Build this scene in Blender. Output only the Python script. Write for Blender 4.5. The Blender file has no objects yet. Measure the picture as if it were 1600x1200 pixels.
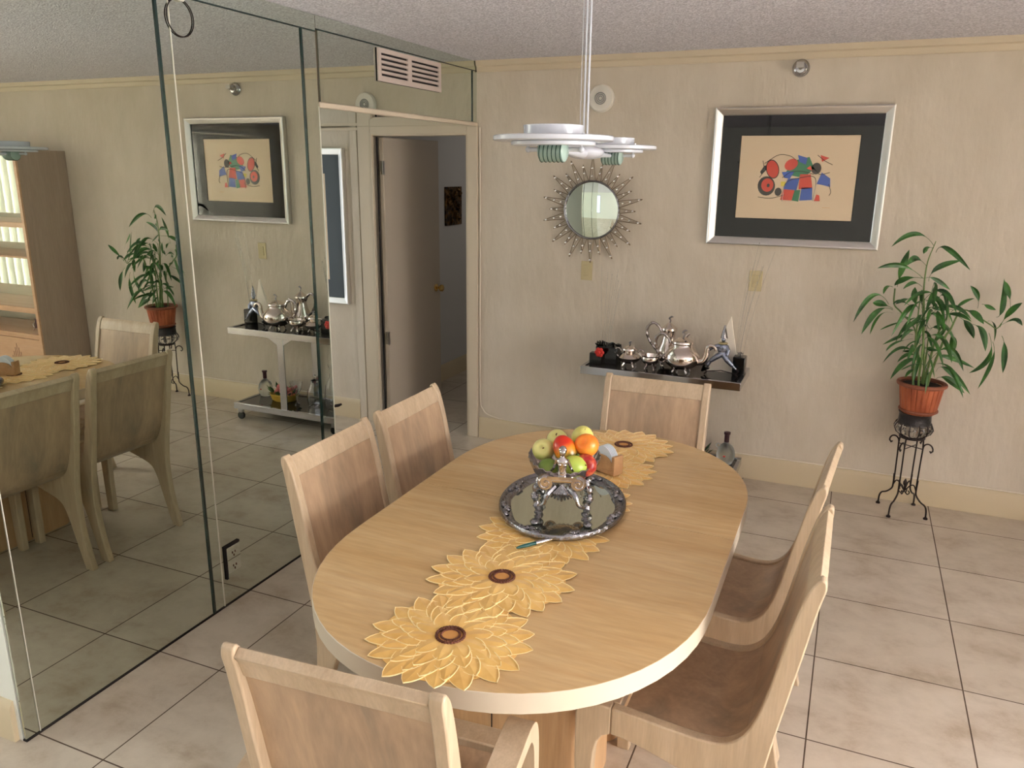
import bpy, bmesh, math, random
from math import sin, cos, pi, radians as R_
from mathutils import Vector, Matrix, Euler
random.seed(7)
SC = bpy.context.scene
COL = SC.collection
# ------------------------------------------------------------------ mesh builder
class MB:
    def __init__(s): s.v=[]; s.f=[]; s.m=[]
    def add(s, vs, fs, mi=0):
        o=len(s.v); s.v+= [tuple(x) for x in vs]; s.f+=[tuple(i+o for i in f) for f in fs]; s.m+=[mi]*len(fs); return s
    def box(s, c, d, rz=0, mi=0, M=None):
        x,y,z=[k/2 for k in d]
        vs=[Vector((a*x,b*y,e*z)) for a in(-1,1) for b in(-1,1) for e in(-1,1)]
        if M is None: M=Matrix.Rotation(rz,3,'Z')
        vs=[M@v+Vector(c) for v in vs]
        return s.add(vs,[(0,1,3,2),(4,6,7,5),(0,4,5,1),(2,3,7,6),(0,2,6,4),(1,5,7,3)],mi)
    def b2(s, a, b, mi=0):
        return s.box([(a[i]+b[i])/2 for i in range(3)],[abs(b[i]-a[i]) for i in range(3)],mi=mi)
    def lathe(s, prof, c=(0,0,0), n=28, M=None, cap=True, lobes=0, amp=0, sx=1, sy=1, mi=0, rfun=None):
        c=Vector(c); vs=[]; fs=[]
        for j,(r,z) in enumerate(prof):
            for i in range(n):
                a=2*pi*i/n; rr=r
                if lobes: rr=r*(1+amp*(abs(cos(a*lobes/2))-.5))
                if rfun: rr=rfun(a,r,z,j)
                v=Vector((rr*cos(a)*sx,rr*sin(a)*sy,z)); 
                if M: v=M@v
                vs.append(v+c)
        k=len(prof)
        for j in range(k-1):
            for i in range(n):
                i2=(i+1)%n; fs.append((j*n+i,j*n+i2,(j+1)*n+i2,(j+1)*n+i))
        if cap: fs.append(tuple(range(n-1,-1,-1))); fs.append(tuple((k-1)*n+i for i in range(n)))
        return s.add(vs,fs,mi)
    def ball(s, c, r, n=16, m=10, M=None, mi=0, fn=None):
        if not hasattr(r,'__len__'): r=(r,r,r)
        vs=[];fs=[];c=Vector(c)
        for j in range(1,m):
            t=pi*j/m
            for i in range(n):
                a=2*pi*i/n; v=Vector((r[0]*sin(t)*cos(a),r[1]*sin(t)*sin(a),-r[2]*cos(t)))
                if fn: v=fn(v)
                vs.append((M@v if M else v)+c)
        for e in(-1,1):
            v=Vector((0,0,e*r[2])); 
            if fn: v=fn(v)
            vs.append((M@v if M else v)+c)
        b=len(vs)-2;t_=len(vs)-1
        for j in range(m-2):
            for i in range(n):
                i2=(i+1)%n; fs.append((j*n+i,j*n+i2,(j+1)*n+i2,(j+1)*n+i))
        for i in range(n):
            i2=(i+1)%n; fs.append((b,i2,i)); fs.append((t_,(m-2)*n+i,(m-2)*n+i2))
        return s.add(vs,fs,mi)
    def tube(s, pts, r, n=8, closed=False, mi=0, cap=True, flat=None):
        pts=[Vector(p) for p in pts]; k=len(pts)
        rs=r if hasattr(r,'__len__') else [r]*k
        vs=[];fs=[];up=None
        for j in range(k):
            if closed: t=pts[(j+1)%k]-pts[j-1]
            else: t=pts[min(j+1,k-1)]-pts[max(j-1,0)]
            if t.length<1e-9: t=Vector((0,0,1))
            t.normalize()
            if up is None:
                up=t.orthogonal().normalized()
                if flat: 
                    up=Vector(flat); 
            up=(up-t*up.dot(t))
            if up.length<1e-6: up=t.orthogonal()
            up.normalize(); sd=t.cross(up)
            for i in range(n):
                a=2*pi*i/n; vs.append(pts[j]+(up*cos(a)+sd*sin(a))*rs[j])
        m=k if closed else k-1
        for j in range(m):
            j2=(j+1)%k
            for i in range(n):
                i2=(i+1)%n; fs.append((j*n+i,j*n+i2,j2*n+i2,j2*n+i))
        if cap and not closed:
            fs.append(tuple(range(n-1,-1,-1))); fs.append(tuple((k-1)*n+i for i in range(n)))
        return s.add(vs,fs,mi)
    def prism(s, poly, h0, h1, fn=lambda a,b,h:(a,b,h), mi=0):
        n=len(poly); vs=[fn(a,b,h0) for a,b in poly]+[fn(a,b,h1) for a,b in poly]
        fs=[tuple(range(n-1,-1,-1)),tuple(range(n,2*n))]+[(i,(i+1)%n,n+(i+1)%n,n+i) for i in range(n)]
        return s.add(vs,fs,mi)
    def strip(s, A, B, mi=0):   # surface between two polylines
        n=len(A); return s.add(list(A)+list(B),[(i,i+1,n+i+1,n+i) for i in range(n-1)],mi)
    def build(s, name, mats, parent=None, loc=(0,0,0), rot=(0,0,0), smooth=True, bevel=0, seg=2, label=None, fix=True, ang=38):
        me=bpy.data.meshes.new(name); me.from_pydata(s.v,[],s.f)
        if not isinstance(mats,(list,tuple)): mats=[mats]
        for m in mats: me.materials.append(m)
        if len(mats)>1: me.polygons.foreach_set('material_index',s.m)
        if fix:
            bm=bmesh.new(); bm.from_mesh(me); bmesh.ops.recalc_face_normals(bm,faces=bm.faces); bm.to_mesh(me); bm.free()
        if smooth:
            me.shade_smooth(); me.set_sharp_from_angle(angle=R_(ang))
        me.update()
        o=bpy.data.objects.new(name,me); COL.objects.link(o); o.location=loc; o.rotation_euler=rot
        if parent: o.parent=parent
        if bevel:
            b=o.modifiers.new('bevel','BEVEL'); b.width=bevel; b.segments=seg; b.limit_method='ANGLE'; b.angle_limit=R_(40)
        if label: o['label']=label
        return o
def tag(o,label,cat,group=None,kind=None):
    if label: o['label']=label
    if cat: o['category']=cat
    if group: o['group']=group
    if kind: o['kind']=kind
    return o
def thing(name,label,cat,loc=(0,0,0),rz=0,group=None):
    o=bpy.data.objects.new(name,None); COL.objects.link(o); o.empty_display_size=.05
    o.location=loc; o.rotation_euler=(0,0,rz); return tag(o,label,cat,group)
def struct(name,mb,mat,**k):
    o=mb.build(name,mat,**k); o['kind']='structure'; return o
def copy_thing(root,loc,rz=None,label=None,group=None,scale=None):
    r=root.copy(); COL.objects.link(r); r.location=loc
    if rz is not None: r.rotation_euler=(0,0,rz)
    if scale: r.scale=(scale,)*3
    if label: r['label']=label
    if group: r['group']=group
    for ch in list(root.children):
        c=ch.copy(); COL.objects.link(c); c.parent=r
        for g in list(ch.children):
            d=g.copy(); COL.objects.link(d); d.parent=c
    return r
def bez(p0,p1,p2,n=10):
    p0,p1,p2=Vector(p0),Vector(p1),Vector(p2)
    return [(1-t)**2*p0+2*t*(1-t)*p1+t*t*p2 for t in [i/n for i in range(n+1)]]
def thru(pts,n=6):     # catmull-rom
    P=[Vector(p) for p in pts]; P=[P[0]*2-P[1]]+P+[P[-1]*2-P[-2]]; out=[]
    for i in range(1,len(P)-2):
        a,b,c,d=P[i-1:i+3]
        for k in range(n):
            t=k/n; out.append(.5*((2*b)+(c-a)*t+(2*a-5*b+4*c-d)*t*t+(3*b-a-3*c+d)*t**3))
    return out+[P[-2]]
# ------------------------------------------------------------------ materials
def srgb(r,g,b):
    f=lambda c:(c/255/12.92) if c/255<=.04045 else ((c/255+.055)/1.055)**2.4
    return (f(r),f(g),f(b),1)
MATS={}
def mat(name,col,rough=.5,metal=0,spec=.5,**k):
    m=bpy.data.materials.new(name); m.use_nodes=True
    b=m.node_tree.nodes['Principled BSDF']
    b.inputs['Base Color'].default_value=col; b.inputs['Roughness'].default_value=rough
    b.inputs['Metallic'].default_value=metal; b.inputs['Specular IOR Level'].default_value=spec
    for a,v in k.items(): b.inputs[a].default_value=v
    MATS[name]=m; return m
def nodes(m): return m.node_tree.nodes, m.node_tree.links, m.node_tree.nodes['Principled BSDF']
def noise_col(m,c1,c2,scale=(1,1,1),ns=5,detail=4,lo=.35,hi=.65,rough_n=.6,dist=0,c3=None):
    N,L,b=nodes(m)
    tc=N.new('ShaderNodeTexCoord'); mp=N.new('ShaderNodeMapping'); mp.inputs['Scale'].default_value=scale
    nz=N.new('ShaderNodeTexNoise'); nz.inputs['Scale'].default_value=ns; nz.inputs['Detail'].default_value=detail
    nz.inputs['Roughness'].default_value=rough_n; nz.inputs['Distortion'].default_value=dist
    cr=N.new('ShaderNodeValToRGB'); e=cr.color_ramp.elements
    e[0].position=lo; e[0].color=c1; e[1].position=hi; e[1].color=c2
    if c3: x=e.new((lo+hi)/2); x.color=c3
    L.new(tc.outputs['Object'],mp.inputs['Vector']); L.new(mp.outputs[0],nz.inputs['Vector'])
    L.new(nz.outputs['Fac'],cr.inputs[0]); L.new(cr.outputs[0],b.inputs['Base Color'])
    return tc,mp,nz,cr
def bump(m,scale=40,strength=.3,dist=.01,vec=(1,1,1),detail=3,kind='noise'):
    N,L,b=nodes(m)
    tc=N.new('ShaderNodeTexCoord'); mp=N.new('ShaderNodeMapping'); mp.inputs['Scale'].default_value=vec
    if kind=='noise':
        nz=N.new('ShaderNodeTexNoise'); nz.inputs['Detail'].default_value=detail; out=nz.outputs['Fac']
    else:
        nz=N.new('ShaderNodeTexVoronoi'); out=nz.outputs['Distance']
    nz.inputs['Scale'].default_value=scale
    bp=N.new('ShaderNodeBump'); bp.inputs['Strength'].default_value=strength; bp.inputs['Distance'].default_value=dist
    L.new(tc.outputs['Object'],mp.inputs['Vector']); L.new(mp.outputs[0],nz.inputs['Vector']); L.new(out,bp.inputs['Height'])
    L.new(bp.outputs[0],b.inputs['Normal']); return bp
wall=mat('plaster_wall',srgb(208,198,182),.85,spec=.2)
noise_col(wall,srgb(203,192,175),srgb(214,204,189),(1,1,.5),3,5)
bump(wall,15,.5,.014,(1.7,1.7,.6),7)
wallg=mat('kitchen_wall',srgb(228,230,222),.7)
hallw=mat('hall_wall',srgb(205,203,200),.8)
ceil=mat('popcorn_ceiling',srgb(205,195,190),.95,spec=.1)
noise_col(ceil,srgb(204,203,214),srgb(246,245,255),(1,1,1),110,2,.40,.62)
bump(ceil,120,.8,.008,(1,1,1),2)
trim=mat('cream_trim',srgb(204,188,158),.45); crown=mat('crown_paint',srgb(208,194,170),.5); casing=mat('door_casing_paint',srgb(208,195,174),.45)
doorp=mat('door_paint',srgb(188,176,160),.5)
def floor_mat():
    m=mat('floor_tile',(.5,.5,.5,1),.32)
    N,L,b=nodes(m)
    tc=N.new('ShaderNodeTexCoord'); mp=N.new('ShaderNodeMapping')
    mp.inputs['Location'].default_value=(-.2920+.5036*20,.2888+.5014*20,0)
    bk=N.new('ShaderNodeTexBrick'); bk.offset=0; bk.squash=1
    bk.inputs['Scale'].default_value=1; bk.inputs['Brick Width'].default_value=.5036; bk.inputs['Row Height'].default_value=.5014
    bk.inputs['Mortar Size'].default_value=.0026; bk.inputs['Mortar Smooth'].default_value=.1; bk.inputs['Bias'].default_value=0
    bk.inputs['Color1'].default_value=srgb(190,180,165); bk.inputs['Color2'].default_value=srgb(199,190,177); bk.inputs['Mortar'].default_value=srgb(84,68,54)
    L.new(tc.outputs['Object'],mp.inputs[0]); L.new(mp.outputs[0],bk.inputs['Vector'])
    nz=N.new('ShaderNodeTexNoise'); nz.inputs['Scale'].default_value=4.2; nz.inputs['Detail'].default_value=8; nz.inputs['Roughness'].default_value=.68; nz.inputs['Distortion'].default_value=.15
    mp2=N.new('ShaderNodeMapping'); mp2.inputs['Scale'].default_value=(1,1.25,1); L.new(tc.outputs['Object'],mp2.inputs[0]); L.new(mp2.outputs[0],nz.inputs['Vector'])
    cr=N.new('ShaderNodeValToRGB'); e=cr.color_ramp.elements; e[0].position=.32; e[0].color=(.72,.65,.58,1); e[1].position=.60; e[1].color=(1.04,1.02,1.0,1)
    x=e.new(.47); x.color=(.93,.9,.87,1)
    L.new(nz.outputs['Fac'],cr.inputs[0])
    mx=N.new('ShaderNodeMix'); mx.data_type='RGBA'; mx.blend_type='MULTIPLY'; mx.inputs[0].default_value=1
    L.new(bk.outputs['Color'],mx.inputs[6]); L.new(cr.outputs[0],mx.inputs[7]); L.new(mx.outputs[2],b.inputs['Base Color'])
    mr=N.new('ShaderNodeMapRange'); mr.inputs[3].default_value=.3; mr.inputs[4].default_value=.8; L.new(bk.outputs['Fac'],mr.inputs[0]); L.new(mr.outputs[0],b.inputs['Roughness'])
    bp=N.new('ShaderNodeBump'); bp.invert=True; bp.inputs['Strength'].default_value=.5; bp.inputs['Distance'].default_value=.003; L.new(bk.outputs['Fac'],bp.inputs['Height']); L.new(bp.outputs[0],b.inputs['Normal'])
    return m
tile=floor_mat()
def wood(name,c1,c2,c3,vec,rough=.35,ns=2.2,coat=0):
    m=mat(name,c1,rough); N,L,b=nodes(m)
    tc,mp,nz,cr=noise_col(m,c1,c2,vec,ns,6,.3,.7,.65,.7,c3)
    nz2=N.new('ShaderNodeTexNoise'); nz2.inputs['Scale'].default_value=ns*9; nz2.inputs['Detail'].default_value=3
    L.new(mp.outputs[0],nz2.inputs['Vector'])
    mx=N.new('ShaderNodeMix'); mx.data_type='RGBA'; mx.blend_type='MULTIPLY'; mx.inputs[0].default_value=.28
    L.new(cr.outputs[0],mx.inputs[6]); L.new(nz2.outputs['Fac'],mx.inputs[7]); L.new(mx.outputs[2],b.inputs['Base Color'])
    b.inputs['Coat Weight'].default_value=coat; b.inputs['Coat Roughness'].default_value=.2
    return m
wchair=wood('pale_maple',srgb(190,166,136),srgb(214,192,163),srgb(202,179,149),(9,9,.8),.34)
wpanel=wood('maple_panel',srgb(150,134,114),srgb(204,174,142),srgb(184,156,128),(5,5,.35),.28,1.7)
wtable=wood('table_maple',srgb(204,166,114),srgb(222,190,142),srgb(213,178,127),(.8,6,6),.27,1.6,.2)
wrim=mat('bleached_edge',srgb(206,193,172),.35)
wbase=wood('pedestal_maple',srgb(196,154,110),srgb(214,176,134),srgb(204,164,120),(8,8,.6),.35)
wbook=wood('taupe_laminate',srgb(176,156,138),srgb(190,170,152),srgb(183,163,145),(6,6,.5),.45)
wbookf=wood('bookcase_front_maple',srgb(206,164,128),srgb(222,184,150),srgb(214,174,138),(.6,6,6),.4)
mirror=mat('tinted_mirror',(.70,.755,.685,1),.0,1)
mirror2=mat('clear_mirror',(.78,.86,.80,1),.01,1)
glassedge=mat('dark_glass_edge',srgb(18,46,42),.12,spec=.8)
bevelm=mat('bevel_highlight',srgb(214,212,198),.3)  # pale matte colour stands in for light reflected off the bevels
chrome=mat('chrome',(.50,.50,.52,1),.12,1)
silverfr=mat('brushed_silver_frame',(.80,.79,.77,1),.36,1)
silver=mat('antique_silver',(.50,.46,.45,1),.14,1); bump(silver,28,.25,.004,(1,1,1),3)
silverp=mat('polished_silver',(.78,.70,.65,1),.1,1)
silverd=mat('dark_silver_relief',(.28,.27,.285,1),.22,1); bump(silverd,60,.8,.006,(1,1,1),3)
trayglass=mat('tray_mirror',(.62,.66,.58,1),.02,1)
iron=mat('wrought_iron',srgb(44,34,32),.45,.6)
black=mat('black_mat_board',srgb(12,12,12),.9,spec=.0); blackg=mat('gloss_black',srgb(14,16,15),.15)
smoke=mat('smoked_glass',srgb(38,34,32),.06,spec=.8)
paper=mat('print_paper',srgb(214,192,160),.7)
whitem=mat('white_enamel',srgb(196,200,208),.2); vanem=mat('vinyl_vane',srgb(226,222,212),.5); whitep=mat('white_plastic',srgb(226,222,212),.45)
almond=mat('almond_plastic',srgb(196,182,142),.4); greyp=mat('grey_grille',srgb(150,150,150),.5)
ventp=mat('vent_paint',srgb(196,182,174),.5); darkm=mat('dark_gap',srgb(26,18,16),.8)
brass=mat('brass',(.75,.52,.2,1),.2,1); steel=mat('hinge_steel',(.55,.52,.48,1),.3,1)
terra=mat('terracotta_basket',srgb(168,88,54),.6); noise_col(terra,srgb(140,66,38),srgb(186,104,66),(1,1,.3),14)
terrad=mat('terracotta_rim',srgb(128,72,50),.6); soil=mat('soil',srgb(34,24,20),.95)
leafm=mat('leaf',srgb(40,88,34),.42); noise_col(leafm,srgb(24,62,24),srgb(62,116,42),(1,1,1),9)
canem=mat('bamboo_cane',srgb(96,122,60),.45)
gold=mat('gold_satin',srgb(228,178,86),.34,.2); noise_col(gold,srgb(222,170,78),srgb(238,194,106),(1,1,1),12); nodes(gold)[2].inputs['Sheen Weight'].default_value=.3
goldl=mat('gold_piping',srgb(255,234,176),.28,.1)
brownst=mat('brown_stitching',srgb(92,46,26),.7); bump(brownst,200,.8,.003)
tan=mat('tan_stitching',srgb(196,140,76),.7)
urn=mat('urn_band',srgb(60,58,60),.35,.7); bump(urn,60,.6,.006)
def glass(name,col=(1,1,1,1),rough=0,ior=1.45):
    m=mat(name,col,rough); b=nodes(m)[2]; b.inputs['Transmission Weight'].default_value=1; b.inputs['IOR'].default_value=ior; return m
clear=glass('clear_glass',(.97,.98,1,1)); threadm=mat('clear_thread',srgb(206,202,192),.3,**{'Alpha':.45}); frosted=glass('frosted_glass',(.86,.92,.93,1),.35); bulbg=glass('smoky_bubble_glass',(.8,.78,.76,1),.12)
tealst=mat('teal_stripe',srgb(20,60,54),.2); tealg=mat('pale_teal_glass',srgb(150,172,162),.2)
burg=mat('burgundy',srgb(58,20,30),.35); red=mat('red',srgb(190,40,30),.5); blue=mat('blue',srgb(44,78,160),.6); green=mat('green',srgb(30,110,70),.6)
yellow=mat('yellow',srgb(214,196,70),.6); pred=mat('print_red',srgb(196,60,38),.7); ink=mat('print_ink',srgb(44,38,30),.8)
for _m in (black,paper,pred,blue,green,yellow,ink): nodes(_m)[2].inputs['Coat Weight'].default_value=1; nodes(_m)[2].inputs['Coat Roughness'].default_value=.02
pink=mat('pink_flower',srgb(206,120,116),.7); basketm=mat('yellow_basket',srgb(196,160,60),.6)
napkin=mat('napkin_paper',srgb(222,230,238),.8); wcraft=wood('napkin_holder_wood',srgb(186,140,98),srgb(206,166,122),srgb(196,154,110),(5,5,5),.5)
cablem=mat('white_cable',srgb(226,216,200),.5)
bronze=mat('bronze_relief',srgb(62,40,26),.3,.7); noise_col(bronze,srgb(30,18,14),srgb(150,110,60),(1,1,1),26,3,.4,.7); bump(bronze,30,1,.02)
sofam=mat('dark_floral_sofa',srgb(60,58,60),.9); noise_col(sofam,srgb(38,38,42),srgb(120,116,112),(1,1,1),7,3,.45,.62)
LP=(2000,7,8,13,11); EXPO=0.28
# ================================================================== SETTING
H=2.44
struct('floor',MB().b2((-4,-8.2,-.06),(6.7,3.2,0)),tile,smooth=False)
struct('ceiling',MB().b2((-4,-8.2,H),(6.7,3.2,H+.08)),ceil,smooth=False)
m=MB(); m.b2((-2.1,0,0),(-.77,.12,H)); m.b2((-.77,0,2.01),(-.07,.12,H)); m.b2((-.07,0,0),(6.5,.12,H))
struct('wall_back',m,wall,smooth=False)
struct('wall_left',MB().b2((-3.7,-3.34,0),(-.016,-1.62,H)),wallg,smooth=False)
m=MB(); m.b2((-2.1,-1.62,0),(-2.0,-1.55,H)); m.b2((-2.1,-.1,0),(-2.0,0,H)); m.b2((-2.1,-1.55,0),(-2.0,-.1,.3)); m.b2((-2.1,-1.55,2.0),(-2.0,-.1,H)); struct('wall_alcove',m,wall,smooth=False)
struct('trim_soffit',MB().b2((-2.0,-1.62,2.074),(-.016,0,H)),wall,smooth=False)
m=MB(); m.b2((6.4,-8.2,0),(6.5,-5.5,H)); m.b2((6.4,-.8,0),(6.5,0,H)); m.b2((6.4,-5.5,0),(6.5,-.8,.08)); m.b2((6.4,-5.5,2.2),(6.5,-.8,H))
struct('wall_right',m,wall,smooth=False)
m=MB(); m.b2((-3.7,-8.1,0),(-3.0,-8,H)); m.b2((-.8,-8.1,0),(6.5,-8,H)); m.b2((-3.0,-8.1,0),(-.8,-8,.5)); m.b2((-3.0,-8.1,2.2),(-.8,-8,H))
struct('wall_front',m,wallg,smooth=False)
struct('wall_kitchen',MB().b2((-3.8,-8.1,0),(-3.7,-1.62,H)),wallg,smooth=False)
m=MB(); m.b2((-1.03,.12,0),(-.93,3,H)); m.b2((.6,.12,0),(.7,3,H)); m.b2((-1.03,3,0),(.7,3.1,H))
struct('wall_hall',m,hallw,smooth=False)
# windows
def window(name,a,b,axis,n):
    m=MB(); t=.05
    (x0,y0,z0),(x1,y1,z1)=a,b
    if axis=='x':
        for z in(z0,z1-t): m.b2((x0,y0,z),(x1,y1,z+t))
        for k in range(n+1):
            y=y0+(y1-y0-t)*k/n; m.b2((x0,y,z0),(x1,y+t,z1))
    else:
        for z in(z0,z1-t): m.b2((x0,y0,z),(x1,y1,z+t))
        for k in range(n+1):
            x=x0+(x1-x0-t)*k/n; m.b2((x,y0,z0),(x+t,y1,z1))
    return struct(name,m,whitem,smooth=False)
window('window_1',(6.42,-5.5,.08),(6.47,-.8,2.2),'x',3)
window('window_2',(-3.0,-8.08,.5),(-.8,-8.03,2.2),'y',2)
window('added_alcove_window',(-2.08,-1.55,.3),(-2.04,-.1,2.0),'x',2)  # unseen window added to bring light into the alcove
vb=thing('vertical_blind','off-white vertical blind with open vanes along the big side window','blind',(6.32,-3.25,2.28))
MB().box((0,0,0),(.06,5.1,.05)).build('headrail',whitep,vb,smooth=False)
m=MB()
for k in range(58):
    y=-2.5+k*5.0/57; m.box((0,y,-1.12),(.092 if (y>.75 or y<-.90) else .085,.003,2.16),rz=R_(74) if (y>.75 or y<-.90) else R_(22))
m.build('vanes',vanem,vb,smooth=False)
N,L,b=nodes(vanem); tr=N.new('ShaderNodeBsdfTranslucent'); tr.inputs[0].default_value=(.9,.88,.82,1); mxs=N.new('ShaderNodeMixShader'); mxs.inputs[0].default_value=.10
L.new(b.outputs[0],mxs.inputs[1]); L.new(tr.outputs[0],mxs.inputs[2]); L.new(mxs.outputs[0],N['Material Output'].inputs['Surface'])
# baseboards, crown
bbp=[(0,0),(.016,0),(.016,.118),(.012,.130),(.009,.138),(.004,.145),(0,.145)]
struct('baseboard_back',MB().prism(bbp,.02,6.4,lambda a,b,h:(h,-a,b)),trim)
struct('baseboard_alcove',MB().prism(bbp,-2.0,-.955,lambda a,b,h:(h,-a,b)),trim)
struct('baseboard_left',MB().prism(bbp,-3.7,-.03,lambda a,b,h:(h,-3.34-a,b)),trim)
struct('baseboard_hall',MB().prism(bbp,.12,3,lambda a,b,h:(-.93+a,h,b)),trim)
crp=[(0,0),(.010,0),(.016,.008),(.018,.030),(.030,.036),(.034,.058),(.034,.066),(0,.066)]
struct('trim_crown',MB().prism(crp,.006,6.4,lambda a,b,h:(h,-a,H-.066+b)),crown)
# doorway casing and jambs
m=MB(); m.b2((-.885,-.018,0),(-.785,0,2.066)); m.b2((-.785,-.024,0),(-.77,.12,2.02)); 
struct('trim_door_left',m,casing,bevel=.004)
m=MB(); m.b2((-.062,-.02,0),(.012,0,2.066)); m.b2((-.075,-.012,0),(-.062,.12,2.02))
struct('trim_door_right',m,casing,bevel=.004)
m=MB(); m.b2((-.785,-.02,2.012),(-.062,0,2.066)); m.b2((-.77,-.012,2.005),(-.075,.12,2.02))
struct('trim_door_top',m,casing,bevel=.004)
struct('trim_alcove_corner',MB().b2((-.955,-.012,0),(-.895,0,2.066)),wall,bevel=.004)
struct('trim_soffit_edge',MB().b2((-.022,-1.62,2.056),(.008,-.0,2.080)),casing,bevel=.004)
struct('trim_ceiling_molding',MB().b2((-2.0,-.014,2.04),(-.0,-.0,2.06)),casing,bevel=.003)
# door leaf
dd=Vector((.045,.70)).normalized()
da=math.atan2(dd.y,dd.x)
leaf=struct('door_1',MB().b2((0,-.035,.012),(.70,0,1.998)),doorp,loc=(-.765,.055,0),rot=(0,0,da),bevel=.004)
kn=MB(); kn.lathe([(.0,0),(.028,0),(.030,.004),(.022,.010),(.010,.014),(.009,.03),(.02,.036),(.027,.046),(.026,.058),(.016,.066),(0,.068)],(0,0,0),20,Matrix.Rotation(pi/2,3,'X'),cap=False)
kn.build('door_knob',brass,leaf,loc=(.640,-.035,.905),label='brass round door knob')
for z in(1.80,.62):
    m=MB(); m.box((0,-.02,0),(.030,.003,.09)); m.tube([(.0,-.037,-.045),(.0,-.037,.045)],.007,10); m.box((-.012,-.045,0),(.028,.003,.09))
    m.build('door_hinge',steel,leaf,loc=(.0,.0,z),rot=(0,0,0),label='steel butt hinge on the door edge')
struct('trim_door_gap',MB().b2((-.772,.03,.01),(-.7695,.052,2.0)),darkm,smooth=False)
# ================================================================== MIRROR WALL
def mpanel(name,y0,y1,z0,z1,label,x=0.0,tilt=0,th=.006,group=None,cat='wall mirror'):
    m=MB(); xa=x; xb=x-tilt
    vs=[(xa-th,y0,z0),(xa,y0,z0),(xb,y1,z0),(xb-th,y1,z0),(xa-th,y0,z1),(xa,y0,z1),(xb,y1,z1),(xb-th,y1,z1)]
    m.add(vs,[(0,1,2,3),(4,7,6,5),(0,4,5,1),(1,5,6,2),(2,6,7,3),(3,7,4,0)])
    o=m.build(name,mirror,smooth=False); tag(o,label,cat,group); return o
def edge(parent,y0,y1,z0,z1,x0,x1,mt=glassedge,name='glass_edge',label=None):
    o=MB().b2((x0,y0,z0),(x1,y1,z1)).build(name,mt,parent,smooth=False,label=label); return o
A=mpanel('wall_mirror',-3.288,-2.512,.006,2.368,'tall tinted wall mirror panel nearest the camera, left of the dark green seam')
edge(A,-2.512,-2.502,.006,2.368,-.008,.005,label='dark green glass edge'); edge(A,-3.2905,-3.288,.006,2.368,-.008,.001,bevelm,'bevelled_edge','bright bevelled edge')
B=mpanel('wall_mirror',-2.446,-1.728,.006,2.368,'tall tinted wall mirror panel farther from the camera, reflecting the framed print and cart')
edge(B,-1.728,-1.718,.006,2.368,-.008,.005,label='dark green glass edge'); edge(B,-2.450,-2.446,.006,2.368,-.008,.002,bevelm,'bevelled_edge','bright bevelled edge')
mpanel('mirror_strip',-3.338,-3.293,.006,2.368,'narrow mirror strip at the outer left end of the mirrored wall',tilt=.0003,cat='mirror strip')
mpanel('mirror_strip',-2.501,-2.451,.006,2.368,'narrow mirror strip between the two tall mirror panels',tilt=.0003,cat='mirror strip')
S3=mpanel('mirror_strip',-1.717,-1.622,.006,2.368,'narrow mirror strip at the hallway end of the mirrored wall',tilt=.0004,cat='mirror strip')
edge(S3,-1.624,-1.620,.006,2.06,-.012,.002,bevelm,'bevelled_edge','bright bevelled edge')
o=mpanel('mirror_strip',-3.338,-1.622,2.374,2.438,'long horizontal mirror strip along the ceiling above the tall mirror panels',x=.001,cat='mirror strip'); edge(o,-3.338,-1.622,2.369,2.374,-.006,.002)
P2=mpanel('wall_mirror',-1.605,-.072,2.082,2.378,'low wide mirror panel over the hallway opening with the air vent set in it'); edge(P2,-.072,-.062,2.082,2.378,-.006,.004,label='dark green glass edge')
o=mpanel('mirror_strip',-1.62,-.002,2.384,2.438,'horizontal mirror strip at the ceiling above the air vent',x=.001,cat='mirror strip'); edge(o,-1.62,-.002,2.379,2.384,-.006,.002)
mpanel('mirror_strip',-.060,-.002,2.082,2.378,'short upright mirror strip in the corner beside the back wall',tilt=.0006,cat='mirror strip')
o=MB().b2((-2.0,-1.62,2.064),(-.024,-.016,2.070)).build('wall_mirror',mirror,smooth=False); tag(o,'mirror lining the underside of the bulkhead over the hallway opening','wall mirror')
# ring on hook
rg=thing('hanging_ring','thin dark ring hanging from a small white hook at the top of the mirrors','ring',(.004,-2.40,2.30))
m=MB(); m.tube([(0,.062*sin(a),-.062*cos(a)) for a in [2*pi*k/40 for k in range(40)]],.0022,6,closed=True); m.build('ring',iron,rg)
m=MB(); m.tube([(.0,-.012,.12),(.003,-.012,.085),(.004,-.012,.066),(.006,-.005,.058),(.006,.014,.058),(.004,.02,.066)],.005,8); m.build('hook',whitep,rg,label='white plastic hook')
# outlet in mirror
struct('trim_mirror_channel',MB().b2((-.014,-3.34,0),(.004,-1.62,.0055)),darkm,smooth=False)
ot=thing('power_outlet','mirror-faced power outlet plate low on the mirrored wall','outlet',(.001,-2.378,.197))
MB().box((.003,0,0),(.006,.078,.120)).build('face_plate',mirror2,ot,bevel=.002)
m=MB(); m.box((.003,-.045,-.008),(.006,.010,.140)); m.box((.003,-.006,.0665),(.006,.088,.010)); m.build('gap',darkm,ot,smooth=False,label='dark cut-out gap beside the plate')
for z in(.03,-.03):
    m=MB()
    for a,b in((-.008,.0),(.008,.0),(0,-.014)): m.box((.0065,a,z+b),(.002,.004,.009))
    m.build('socket',brownst,ot,smooth=False)
pg=MB().tube([(-.004,-1.616,.66),(.018,-1.612,.665),(.03,-1.60,.67)],[.008,.008,.005],8).build('door_stop_peg',iron); tag(pg,'small dark peg sticking out at the hallway end of the mirrored wall','peg')
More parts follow.
